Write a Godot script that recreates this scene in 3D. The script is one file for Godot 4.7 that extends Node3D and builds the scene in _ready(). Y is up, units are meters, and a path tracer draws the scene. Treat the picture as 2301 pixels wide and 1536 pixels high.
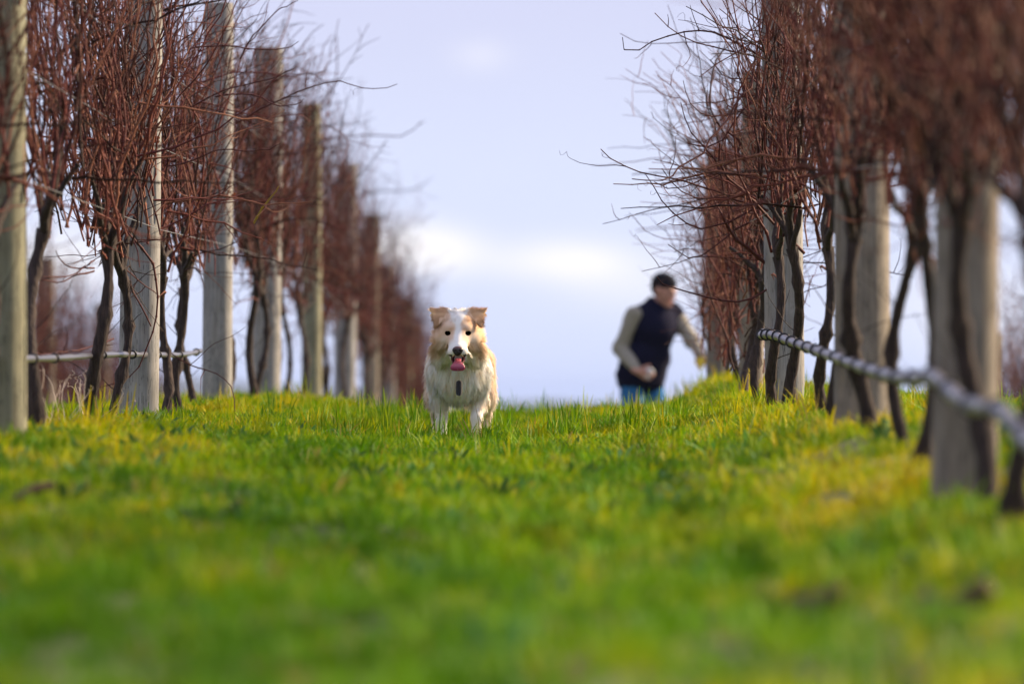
extends Node3D

# ------------------------------------------------------------------ place
# x right, y up, the vine rows run along -z; "d" is metres down the row from the camera.
const EYE_Y := 0.6
const FPX := 12000.0
const LEFT_X := -1.88
const RIGHT_X := 1.03
const DOG_X := -0.436
const DOG_D := 24.0
const MAN_X := 0.70
const MAN_D := 42.0
const EXPOSURE := 2.3
const SUN_ENERGY := 1.42

var rng := RandomNumberGenerator.new()
var noise := FastNoiseLite.new()
var used := {}


# ------------------------------------------------------------------ meshes
class MB:
	var v := PackedVector3Array()
	var n := PackedVector3Array()
	var c := PackedColorArray()
	var t := PackedVector2Array()
	var i := PackedInt32Array()

	func tube(pts: PackedVector3Array, rad: PackedFloat32Array, sides: int, col: Color, cap := false) -> void:
		var m := pts.size()
		var start := v.size()
		var u := Vector3.ZERO
		for k in m:
			var tg := (pts[mini(k + 1, m - 1)] - pts[maxi(k - 1, 0)]).normalized()
			if k == 0:
				u = tg.cross(Vector3(0.31, 0.22, 0.93)).normalized()
				if u.length() < 0.5:
					u = tg.cross(Vector3.RIGHT).normalized()
			else:
				u = (u - tg * u.dot(tg)).normalized()
			var w := tg.cross(u)
			for s in sides:
				var a := TAU * s / sides
				var o := u * cos(a) + w * sin(a)
				v.append(pts[k] + o * rad[k])
				n.append(o)
				c.append(col)
				t.append(Vector2(float(s) / sides, k * 0.1))
		for k in m - 1:
			for s in sides:
				var a := start + k * sides + s
				var d := start + k * sides + (s + 1) % sides
				var b := a + sides
				var e := d + sides
				i.append_array([a, b, e, a, e, d])
		if cap:
			for k in [0, m - 1]:
				var ce := v.size()
				var tg := (pts[m - 1] - pts[m - 2]).normalized() if k else (pts[0] - pts[1]).normalized()
				v.append(pts[k] + tg * rad[k] * 0.3)
				n.append(tg)
				c.append(col)
				t.append(Vector2.ZERO)
				for s in sides:
					var a: int = start + k * sides + s
					var d: int = start + k * sides + (s + 1) % sides
					if k:
						i.append_array([a, ce, d])
					else:
						i.append_array([a, d, ce])

	func add(other: Array, colors: PackedColorArray, xf := Transform3D.IDENTITY) -> void:
		var start := v.size()
		for k in other[0].size():
			v.append(xf * other[0][k])
			n.append((xf.basis * other[1][k]).normalized())
			t.append(Vector2.ZERO)
		c.append_array(colors)
		for k in other[2]:
			i.append(start + k)

	func ellipsoid(at: Vector3, b: Basis, r: Vector3, col: Color, rings := 10, sides := 14) -> void:
		var start := v.size()
		for k in rings + 1:
			var p := PI * k / rings
			for s in sides:
				var a := TAU * s / sides
				var q := Vector3(sin(p) * cos(a), cos(p), sin(p) * sin(a))
				v.append(at + b * (q * r))
				n.append((b * (q / r)).normalized())
				c.append(col)
				t.append(Vector2(float(s) / sides, float(k) / rings))
		for k in rings:
			for s in sides:
				var a := start + k * sides + s
				var d := start + k * sides + (s + 1) % sides
				i.append_array([a, d, d + sides, a, d + sides, a + sides])

	func mesh(m: Material) -> ArrayMesh:
		var arr := []
		arr.resize(Mesh.ARRAY_MAX)
		arr[Mesh.ARRAY_VERTEX] = v
		arr[Mesh.ARRAY_NORMAL] = n
		arr[Mesh.ARRAY_COLOR] = c
		arr[Mesh.ARRAY_TEX_UV] = t
		arr[Mesh.ARRAY_INDEX] = i
		var am := ArrayMesh.new()
		am.add_surface_from_arrays(Mesh.PRIMITIVE_TRIANGLES, arr)
		am.surface_set_material(0, m)
		return am


# A distance field on a grid, joined with a smooth minimum and meshed with surface nets.
class Field:
	var o: Vector3
	var h: float
	var nx: int
	var ny: int
	var nz: int
	var f := PackedFloat32Array()

	func _init(lo: Vector3, hi: Vector3, cell: float) -> void:
		o = lo
		h = cell
		nx = int((hi.x - lo.x) / cell) + 2
		ny = int((hi.y - lo.y) / cell) + 2
		nz = int((hi.z - lo.z) / cell) + 2
		f.resize(nx * ny * nz)
		f.fill(0.2)

	func put(at: int, d: float, k: float) -> void:
		if k >= 0.0:
			var a := f[at]
			var g := maxf(k - absf(a - d), 0.0)
			f[at] = minf(a, d) - (g * g * 0.25 / k if k > 0.0 else 0.0)
		else:
			var a := f[at]
			var g := maxf(-k - absf(a + d), 0.0)
			f[at] = maxf(a, -d) + g * g * 0.25 / -k

	func span(lo: Vector3, hi: Vector3, m: float) -> Array:
		var a := (lo - Vector3.ONE * m - o) / h
		var b := (hi + Vector3.ONE * m - o) / h
		return [maxi(int(a.x), 0), mini(int(b.x) + 2, nx), maxi(int(a.y), 0), mini(int(b.y) + 2, ny), maxi(int(a.z), 0), mini(int(b.z) + 2, nz)]

	func cap(a: Vector3, b: Vector3, ra: float, rb: float, k := 0.02) -> void:
		var r := maxf(ra, rb)
		var s := span(a.min(b) - Vector3.ONE * r, a.max(b) + Vector3.ONE * r, absf(k) + 2.0 * h)
		var ab := b - a
		var l2 := maxf(ab.length_squared(), 1e-9)
		for z in range(s[4], s[5]):
			for y in range(s[2], s[3]):
				var at: int = (z * ny + y) * nx
				for x in range(s[0], s[1]):
					var p := o + Vector3(x, y, z) * h - a
					var t := clampf(p.dot(ab) / l2, 0.0, 1.0)
					put(at + x, (p - ab * t).length() - lerpf(ra, rb, t), k)

	func ell(at0: Vector3, b: Basis, r: Vector3, k := 0.02) -> void:
		var m := maxf(r.x, maxf(r.y, r.z))
		var s := span(at0 - Vector3.ONE * m, at0 + Vector3.ONE * m, absf(k) + 2.0 * h)
		var inv := b.transposed()
		var r2 := r * r
		for z in range(s[4], s[5]):
			for y in range(s[2], s[3]):
				var at: int = (z * ny + y) * nx
				for x in range(s[0], s[1]):
					var q: Vector3 = inv * (o + Vector3(x, y, z) * h - at0)
					var k0 := (q / r).length()
					put(at + x, k0 * (k0 - 1.0) / maxf((q / r2).length(), 1e-6), k)

	func tri(a: Vector3, b: Vector3, c: Vector3, r: float, k := 0.01) -> void:
		var s := span(a.min(b).min(c) - Vector3.ONE * r, a.max(b).max(c) + Vector3.ONE * r, k + 2.0 * h)
		var nn := (b - a).cross(c - a).normalized()
		for z in range(s[4], s[5]):
			for y in range(s[2], s[3]):
				var at: int = (z * ny + y) * nx
				for x in range(s[0], s[1]):
					var p := o + Vector3(x, y, z) * h
					var q := p - nn * (p - a).dot(nn)
					var d := 0.0
					if (b - a).cross(q - a).dot(nn) >= 0 and (c - b).cross(q - b).dot(nn) >= 0 and (a - c).cross(q - c).dot(nn) >= 0:
						d = absf((p - a).dot(nn))
					else:
						d = minf(seg(p, a, b), minf(seg(p, b, c), seg(p, c, a)))
					put(at + x, d - r, k)

	func seg(p: Vector3, a: Vector3, b: Vector3) -> float:
		var ab := b - a
		return (p - a - ab * clampf((p - a).dot(ab) / ab.length_squared(), 0.0, 1.0)).length()

	func mesh() -> Array:
		var vv := PackedVector3Array()
		var nn := PackedVector3Array()
		var id := PackedInt32Array()
		var ind := PackedInt32Array()
		ind.resize(f.size())
		ind.fill(-1)
		var sl := nx * ny
		var off := PackedInt32Array([0, 1, nx, nx + 1, sl, sl + 1, sl + nx, sl + nx + 1])
		var ed := PackedInt32Array([0, 1, 2, 3, 4, 5, 6, 7, 0, 2, 1, 3, 4, 6, 5, 7, 0, 4, 1, 5, 2, 6, 3, 7])
		for z in nz - 1:
			for y in ny - 1:
				var at: int = (z * ny + y) * nx
				for x in nx - 1:
					var b := at + x
					var f0 := f[b]
					if absf(f0) > h * 2.6:
						continue
					var neg := 0
					for k in 8:
						if f[b + off[k]] < 0.0:
							neg += 1
					if neg == 0 or neg == 8:
						continue
					var sum := Vector3.ZERO
					var cnt := 0
					for e in 12:
						var i0 := ed[e * 2]
						var i1 := ed[e * 2 + 1]
						var a0 := f[b + off[i0]]
						var a1 := f[b + off[i1]]
						if (a0 < 0.0) != (a1 < 0.0):
							var t := a0 / (a0 - a1)
							sum += Vector3(i0 & 1, (i0 >> 1) & 1, i0 >> 2).lerp(Vector3(i1 & 1, (i1 >> 1) & 1, i1 >> 2), t)
							cnt += 1
					var g := Vector3.ZERO
					for k in 8:
						var q := f[b + off[k]]
						g += Vector3(q if k & 1 else -q, q if k & 2 else -q, q if k & 4 else -q)
					ind[b] = vv.size()
					vv.append(o + (Vector3(x, y, z) + sum / cnt) * h)
					nn.append(g.normalized())
		for z in range(1, nz - 1):
			for y in range(1, ny - 1):
				var at: int = (z * ny + y) * nx
				for x in range(1, nx - 1):
					var b := at + x
					if ind[b] < 0:
						continue
					var i0 := f[b] < 0.0
					if i0 != (f[b + 1] < 0.0):
						quad(id, ind[b - nx - sl], ind[b - sl], ind[b], ind[b - nx], i0)
					if i0 != (f[b + nx] < 0.0):
						quad(id, ind[b - sl - 1], ind[b - 1], ind[b], ind[b - sl], i0)
					if i0 != (f[b + sl] < 0.0):
						quad(id, ind[b - 1 - nx], ind[b - nx], ind[b], ind[b - 1], i0)
		return [vv, nn, id]

	func quad(id: PackedInt32Array, a: int, b: int, c: int, d: int, out: bool) -> void:
		if a < 0 or b < 0 or c < 0 or d < 0:
			return
		if out:
			id.append_array([a, c, b, a, d, c])
		else:
			id.append_array([a, b, c, a, c, d])


# ------------------------------------------------------------------ helpers
func numbered(called: String) -> String:
	var k: int = used.get(called, 0)
	used[called] = k + 1
	return called if k == 0 else "%s_%03d" % [called, k]


func thing(called: String, label: String, category: String, at: Vector3, group := "") -> Node3D:
	var o := Node3D.new()
	o.name = numbered(called)
	add_child(o)
	o.position = at
	tag(o, label, category, group)
	return o


func tag(o: Node, label: String, category: String, group := "") -> void:
	o.set_meta("label", label)
	o.set_meta("category", category)
	if group:
		o.set_meta("group", group)


func part(called: String, mesh: Mesh, parent: Node3D, stuff := false) -> MeshInstance3D:
	var o := MeshInstance3D.new()
	o.name = called
	o.mesh = mesh
	parent.add_child(o, true)
	if stuff:
		o.set_meta("kind", "stuff")
	return o


func solo(called: String, mesh: Mesh, at := Vector3.ZERO) -> MeshInstance3D:
	var o := MeshInstance3D.new()
	o.name = numbered(called)
	o.mesh = mesh
	add_child(o)
	o.position = at
	return o


func lin(r: float, g: float, b: float) -> Color:
	return Color(r, g, b).linear_to_srgb()


func mat(col: Color, rough := 0.8, vcol := false) -> StandardMaterial3D:
	var m := StandardMaterial3D.new()
	m.albedo_color = col.linear_to_srgb()
	m.roughness = rough
	m.vertex_color_use_as_albedo = vcol
	m.cull_mode = BaseMaterial3D.CULL_DISABLED
	return m


func noise_tex(size: int, freq: float, seed_: int, lo: Color, hi: Color, oct := 4) -> NoiseTexture2D:
	var f := FastNoiseLite.new()
	f.seed = seed_
	f.frequency = freq
	f.fractal_octaves = oct
	var t := NoiseTexture2D.new()
	t.width = size
	t.height = size
	t.seamless = true
	t.noise = f
	var g := Gradient.new()
	g.set_color(0, lo)
	g.set_color(1, hi)
	t.color_ramp = g
	return t


func ordinal(k: int) -> String:
	return ["first", "second", "third", "fourth", "fifth", "sixth", "seventh", "eighth", "ninth", "tenth", "eleventh", "twelfth"][k]


# a point seen at pixel (px, py) of the 2301 x 1536 photograph, d metres down the row
func seen(px: float, py: float, d: float) -> Vector3:
	return Vector3((px - 1250.0) / FPX * d, EYE_Y - (py - 900.0) / FPX * d, -d)


# ------------------------------------------------------------------ terrain
const KD := [-40.0, 0.0, 8.0, 13.5, 18.0, 24.0, 28.0, 33.0, 38.0, 42.0, 48.0, 54.0, 60.0, 80.0, 150.0, 400.0, 900.0]
const LX := [-30.0, -4.8, -1.9, -0.4, 0.62, 1.05, 3.95, 30.0]
const LH := [
	[-4.0, -2.6, -2.4, -2.2, -2.0, -2.0, -2.1, -2.3, -2.6, -2.9, -3.4, -3.9, -4.4, -6.5, -13.0, -46.0, -60.0],
	[-1.0, -0.7, -0.55, -0.42, -0.36, -0.33, -0.36, -0.42, -0.5, -0.6, -0.78, -1.05, -1.45, -3.2, -10.5, -45.0, -60.0],
	[-1.0, -0.62, -0.45, -0.29, -0.14, -0.11, -0.06, -0.01, 0.0, -0.03, -0.17, -0.40, -0.75, -1.5, -9.0, -45.0, -60.0],
	[-1.0, -0.62, -0.45, -0.35, -0.26, -0.20, -0.115, -0.26, -0.5, -0.68, -0.95, -1.3, -1.7, -3.5, -11.0, -45.0, -60.0],
	[-1.0, -0.62, -0.43, -0.31, -0.20, -0.135, -0.07, -0.10, -0.42, -0.68, -0.96, -1.35, -1.8, -3.6, -11.2, -45.0, -60.0],
	[-1.0, -0.6, -0.40, -0.24, -0.09, -0.055, 0.03, 0.12, -0.24, -0.68, -0.98, -1.4, -1.9, -3.8, -11.5, -45.0, -60.0],
	[-1.0, -0.6, -0.42, -0.27, -0.2, -0.2, -0.3, -0.6, -0.95, -1.25, -1.6, -1.9, -2.3, -4.2, -12.0, -45.0, -60.0],
	[-4.0, -2.6, -2.4, -2.2, -2.0, -2.0, -2.1, -2.3, -2.6, -2.9, -3.4, -3.9, -4.4, -6.5, -13.0, -46.0, -60.0],
]


func hermite(xs: Array, ys: Array, x: float) -> float:
	var m := xs.size()
	if x <= xs[0]:
		return ys[0]
	if x >= xs[m - 1]:
		return ys[m - 1]
	var k := 0
	while x > xs[k + 1]:
		k += 1
	var w: float = xs[k + 1] - xs[k]
	var s: float = (ys[k + 1] - ys[k]) / w
	var s0: float = (ys[k] - ys[k - 1]) / (xs[k] - xs[k - 1]) if k > 0 else s
	var s1: float = (ys[k + 2] - ys[k + 1]) / (xs[k + 2] - xs[k + 1]) if k + 2 < m else s
	var m0 := 0.0 if s * s0 <= 0 else 2.0 * s * s0 / (s + s0)
	var m1 := 0.0 if s * s1 <= 0 else 2.0 * s * s1 / (s + s1)
	var t: float = (x - xs[k]) / w
	var t2 := t * t
	var t3 := t2 * t
	return ys[k] * (2 * t3 - 3 * t2 + 1) + m0 * w * (t3 - 2 * t2 + t) + ys[k + 1] * (3 * t2 - 2 * t3) + m1 * w * (t3 - t2)


var rows_h := {}

func ground(x: float, d: float) -> float:
	# lane profiles are kept every 0.1 m along the row
	var key := int(round(d * 10.0))
	if not rows_h.has(key):
		var r := []
		for l in LX.size():
			r.append(hermite(KD, LH[l], d))
		rows_h[key] = r
	var y := hermite(LX, rows_h[key], x)
	var near := clampf(1.0 - absf(d - 25.0) / 60.0, 0.0, 1.0)
	y += near * (0.035 * noise.get_noise_2d(x * 60.0, d * 40.0) + 0.02 * noise.get_noise_2d(x * 170.0 + 400.0, d * 150.0))
	return EYE_Y + y


func on_ground(x: float, d: float, up := 0.0) -> Vector3:
	return Vector3(x, ground(x, d) + up, -d)


func build_ground() -> void:
	var xs := PackedFloat32Array()
	for k in range(-6, 0):
		xs.append(-14.0 - 8.0 * pow(3.4, -k - 1) - 6.0)
	var x := -14.0
	while x < 14.01:
		xs.append(x)
		x += 0.14 if absf(x) < 4.0 else 0.5
	for k in 6:
		xs.append(20.0 + 8.0 * pow(3.4, k))
	var ds := PackedFloat32Array([-60.0, -30.0, -15.0, -8.0, -4.0, 0.0])
	var d := 2.0
	while d < 70.0:
		ds.append(d)
		d += 0.2 if d < 40.0 else 0.6
	for e in [75, 80, 90, 100, 120, 150, 200, 300, 400, 600, 900, 1500, 2500, 4500, 9000]:
		ds.append(e)
	var b := MB.new()
	var w := xs.size()
	for dd in ds:
		for xx in xs:
			b.v.append(on_ground(xx, dd))
			b.n.append(Vector3.UP)
			b.c.append(Color.WHITE)
			b.t.append(Vector2(xx, dd))
	for r in ds.size() - 1:
		for q in w - 1:
			var a := r * w + q
			b.i.append_array([a, a + w, a + w + 1, a, a + w + 1, a + 1])
			# normals from the slopes
	for r in range(1, ds.size() - 1):
		for q in range(1, w - 1):
			var a := r * w + q
			var gx := b.v[a + 1] - b.v[a - 1]
			var gz := b.v[a + w] - b.v[a - w]
			b.n[a] = gx.cross(gz).normalized()
	var m := mat(Color.WHITE, 0.95)
	m.albedo_texture = noise_tex(512, 0.02, 11, lin(0.035, 0.04, 0.012), lin(0.10, 0.12, 0.03), 5)
	m.uv1_triplanar = true
	m.uv1_world_triplanar = true
	m.uv1_scale = Vector3.ONE * 0.7
	var o := solo("ground", b.mesh(m))
	o.set_meta("kind", "structure")
	o.set_meta("label", "grassy hilltop ground rising to a crest between the vine rows")

	# far blue hills beyond the crest
	var hb := MB.new()
	var hn := FastNoiseLite.new()
	hn.seed = 5
	hn.frequency = 0.9
	var cols := 160
	for r in 9:
		for q in cols + 1:
			var a := lerpf(-0.9, 0.9, float(q) / cols)
			var dist := 5200.0 + r * 260.0
			var prof := sin(PI * r / 8.0)
			var top := 54.0 + 14.0 * hn.get_noise_2d(a * 14.0, 3.0) + 34.0 * exp(-pow((a + 0.075) / 0.05, 2.0)) + 10.0 * hn.get_noise_2d(a * 60.0, r * 0.7)
			hb.v.append(Vector3(sin(a) * dist, -62.0 + EYE_Y + top * prof, -cos(a) * dist))
			hb.n.append(Vector3(0, 0.7, 0.7))
			hb.c.append(Color.WHITE)
			hb.t.append(Vector2(q, r))
	for r in 8:
		for q in cols:
			var a := r * (cols + 1) + q
			hb.i.append_array([a, a + cols + 1, a + cols + 2, a, a + cols + 2, a + 1])
	for r in range(1, 8):
		for q in range(1, cols):
			var a := r * (cols + 1) + q
			hb.n[a] = (hb.v[a + 1] - hb.v[a - 1]).cross(hb.v[a + cols + 1] - hb.v[a - cols - 1]).normalized()
	var hm := mat(Color.WHITE, 1.0)
	hm.albedo_texture = noise_tex(256, 0.02, 8, lin(0.03, 0.045, 0.03), lin(0.07, 0.085, 0.05))
	hm.uv1_triplanar = true
	hm.uv1_world_triplanar = true
	hm.uv1_scale = Vector3.ONE * 0.002
	var ho := solo("hills", hb.mesh(hm))
	ho.set_meta("kind", "structure")
	ho.set_meta("label", "low far hills on the horizon, blue with distance")


# ------------------------------------------------------------------ sky
func gauss(a: float, e: float, pa: float, pe: float, sa: float, se: float) -> float:
	return exp(-pow((a - pa) / sa, 2.0) - pow((e - pe) / se, 2.0))


func sky_color(az: float, el: float, fine: FastNoiseLite) -> Color:
	# az, el in degrees; az 0 is straight down the row
	var dir := Vector3(sin(deg_to_rad(az)) * cos(deg_to_rad(el)), sin(deg_to_rad(el)), -cos(deg_to_rad(az)) * cos(deg_to_rad(el)))
	var e := maxf(el, 0.0)
	var low := Vector3(0.66, 0.72, 0.94)
	var mid := Vector3(0.685, 0.74, 0.95)
	var high := Vector3(0.63, 0.65, 0.87)
	var top := Vector3(0.56, 0.60, 0.82)
	var c := low.lerp(mid, smoothstep(0.0, 1.6, e))
	c = c.lerp(high, smoothstep(2.0, 5.0, e))
	c = c.lerp(top, smoothstep(10.0, 60.0, e))
	# broad soft cloud sheets
	var q := dir * Vector3(1.0, 3.2, 1.0)
	var s := fine.get_noise_3d(q.x * 90.0, q.y * 90.0, q.z * 90.0)
	c *= 1.0 + 0.10 * s
	# a low band of brighter puffs along the horizon
	var p := fine.get_noise_3d(q.x * 420.0 + 90.0, q.y * 420.0, q.z * 420.0)
	var band := exp(-pow((e - 1.6) / 0.75, 2.0))
	var puff := clampf(smoothstep(0.05, 0.55, p + 0.15 * s) * band * 0.55, 0.0, 1.0)
	var px := 12000.0 * deg_to_rad(az) + 1250.0
	var py := 900.0 - 12000.0 * deg_to_rad(el)
	if absf(az) < 12.0 and el < 6.0:
		puff *= 0.35
		var edge := 1.0 + 0.35 * p
		puff += 1.3 * gauss(px, py, 935.0, 560.0, 125.0 * edge, 48.0 * edge)
		puff += 1.0 * gauss(px, py, 1285.0, 586.0, 140.0 * edge, 44.0 * edge)
		puff += 0.45 * gauss(px, py, 1430.0, 640.0, 170.0, 60.0)
		puff += 0.9 * gauss(px, py, 110.0, 590.0, 190.0, 75.0 * edge)
		puff += 0.30 * gauss(px, py, 1080.0, 125.0, 60.0, 30.0)
		puff += 0.45 * gauss(px, py, 2180.0, 720.0, 180.0, 110.0)
	c = c.lerp(Vector3(0.97, 0.95, 0.98), clampf(puff, 0.0, 1.0))
	# the veiled sun's side of the sky is brighter
	var sun := sun_dir()
	var g := maxf(dir.dot(sun), 0.0)
	c += Vector3(1.0, 0.93, 0.82) * (0.5 * pow(g, 14.0) + 0.14 * pow(g, 3.0))
	return Color(c.x, c.y, c.z) * (1.10 / EXPOSURE)


func sun_dir() -> Vector3:
	var el := deg_to_rad(27.0)
	var az := deg_to_rad(62.0)
	return Vector3(sin(az) * cos(el), sin(el), -cos(az) * cos(el))


func build_sky() -> Sky:
	var fine := FastNoiseLite.new()
	fine.seed = 21
	fine.frequency = 0.02
	fine.fractal_octaves = 4
	var w := 4096
	var hh := 2048
	var coarse := Image.create(512, 256, false, Image.FORMAT_RGBF)
	for y in 256:
		for x in 512:
			var az := (x + 0.5) / 512.0 * 360.0
			coarse.set_pixel(x, y, sky_color(az if az < 180.0 else az - 360.0, 90.0 - (y + 0.5) / 256.0 * 180.0, fine))
	coarse.resize(w, hh, Image.INTERPOLATE_BILINEAR)
	# the strip in and just round the view at full detail
	for y in range(940, 1030):
		var el := 90.0 - (y + 0.5) / hh * 180.0
		var ease := smoothstep(940.0, 952.0, float(y))
		for k in range(-128, 128):
			var az := (k + 0.5) / w * 360.0
			var x := posmod(k, w)
			var f := ease * smoothstep(128.0, 110.0, absf(k + 0.5))
			coarse.set_pixel(x, y, coarse.get_pixel(x, y).lerp(sky_color(az, el, fine), f))
	var pm := PanoramaSkyMaterial.new()
	pm.panorama = ImageTexture.create_from_image(coarse)
	var sky := Sky.new()
	sky.sky_material = pm
	return sky


# ------------------------------------------------------------------ vines
var mat_cane: StandardMaterial3D
var mat_bark: StandardMaterial3D
var mat_post: Array = []
var vine_protos: Array = []
var vines := {"left": [], "right": []}

const CANE_COLS := [Color(0.10, 0.029, 0.020), Color(0.13, 0.042, 0.028), Color(0.055, 0.019, 0.014), Color(0.20, 0.086, 0.052), Color(0.030, 0.013, 0.010), Color(0.115, 0.034, 0.028), Color(0.045, 0.017, 0.013)]


func rv(s: float) -> Vector3:
	return Vector3(rng.randf_range(-s, s), rng.randf_range(-s, s), rng.randf_range(-s, s))


func tendril(b: MB, at: Vector3, dir: Vector3, size: float, col: Color) -> void:
	var pts := PackedVector3Array()
	var rad := PackedFloat32Array()
	var u := dir.cross(rv(1.0)).normalized()
	var w := dir.cross(u).normalized()
	for k in 11:
		var t := k / 10.0
		var a := t * t * 7.0
		pts.append(at + dir * size * (t * 0.8) + (u * sin(a) + w * (1.0 - cos(a))) * size * 0.22 * t)
		rad.append(0.0012 - 0.0005 * t)
	b.tube(pts, rad, 3, col)


func side_shoot(b: MB, at: Vector3, along: Vector3, col: Color) -> void:
	var d := (along.cross(rv(1.0)).normalized() * 0.8 + along * 0.5 + Vector3(rng.randf_range(-0.15, 0.15), rng.randf_range(-0.2, 0.4), 0)).normalized()
	var l := rng.randf_range(0.06, 0.34)
	var pts := PackedVector3Array([at])
	var rad := PackedFloat32Array([0.0026])
	var n := int(l / 0.055) + 2
	var p := at
	for k in n:
		d = (d + rv(0.28) + Vector3(0, 0.05, 0)).normalized()
		p += d * l / n
		pts.append(p)
		rad.append(lerpf(0.0026, 0.0012, (k + 1.0) / n))
	b.tube(pts, rad, 3, col)
	if rng.randf() < 0.25:
		tendril(b, p, d, rng.randf_range(0.04, 0.09), col)


func cane_along(b: MB, pts0: PackedVector3Array, r0: float, r1: float, col: Color, laterals := 0.2) -> void:
	# nodes: a small swelling and a slight kink every 9 cm
	var pts := PackedVector3Array()
	var rad := PackedFloat32Array()
	var m := pts0.size()
	for k in m:
		var t := float(k) / (m - 1)
		var r := lerpf(r0, r1, t)
		if k > 0 and k < m - 1:
			var dir := (pts0[k + 1] - pts0[k - 1]).normalized()
			pts.append(pts0[k] - dir * r * 1.4)
			rad.append(r)
			pts.append(pts0[k])
			rad.append(r * 1.5)
			pts.append(pts0[k] + dir * r * 1.4)
			rad.append(r * 0.95)
			if rng.randf() < laterals:
				side_shoot(b, pts0[k], dir, col)
			elif rng.randf() < 0.07:
				tendril(b, pts0[k], dir.cross(rv(1.0)).normalized(), rng.randf_range(0.04, 0.1), col * 0.8)
		else:
			pts.append(pts0[k])
			rad.append(r)
	b.tube(pts, rad, 4, col)


func grow_cane(b: MB, start: Vector3, style: int, goal: float) -> void:
	var col: Color = CANE_COLS[rng.randi() % CANE_COLS.size()]
	var dir := Vector3(rng.randf_range(-0.35, 0.35), 1.0, rng.randf_range(-0.45, 0.45)).normalized()
	if style == 1:
		dir = Vector3(rng.randf_range(-0.2, 0.2), 0.35, rng.randf_range(-1.0, 1.0)).normalized()
	elif style == 3:
		dir = Vector3(rng.randf_range(-0.4, 0.4), 0.2, -1.0 if rng.randf() < 0.5 else 1.0).normalized()
	elif style == 2:
		dir = Vector3(1.0 if rng.randf() < 0.5 else -1.0, rng.randf_range(-0.25, 0.5), rng.randf_range(-0.5, 0.5)).normalized()
	var pts := PackedVector3Array([start])
	var p := start
	var length := goal
	var n := int(length / 0.09)
	var lane := rng.randf_range(-0.25, 0.25)
	var tip := Vector3(rng.randf_range(-0.16, 0.16), rng.randf_range(-0.12, 0.02), rng.randf_range(-0.1, 0.1))
	var zig := rng.randf_range(0.08, 0.24)
	var bend := rv(0.085)
	for k in n:
		p += dir * 0.09
		pts.append(p)
		var side := (Vector3(dir.y, -dir.x, dir.z * 0.3)).normalized()
		dir += side * (zig if k % 2 == 0 else -zig) * 0.8 + rv(0.21) + bend
		if style == 0:
			if p.y < 1.85:
				dir += Vector3((lane - p.x) * 0.42, 0.19, 0)
			else:
				dir += tip
		elif style == 1:
			dir += Vector3((lane - p.x) * 0.5, 0.03, 0)
		elif style == 3:
			dir += Vector3((lane - p.x) * 0.3, -0.24, 0)
		else:
			dir += Vector3(0, 0.06 if k > n / 2 else -0.02, 0)
		dir = dir.normalized()
	cane_along(b, pts, rng.randf_range(0.0032, 0.0066), 0.0018, col, 0.36 if style == 0 else 0.24)


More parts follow.
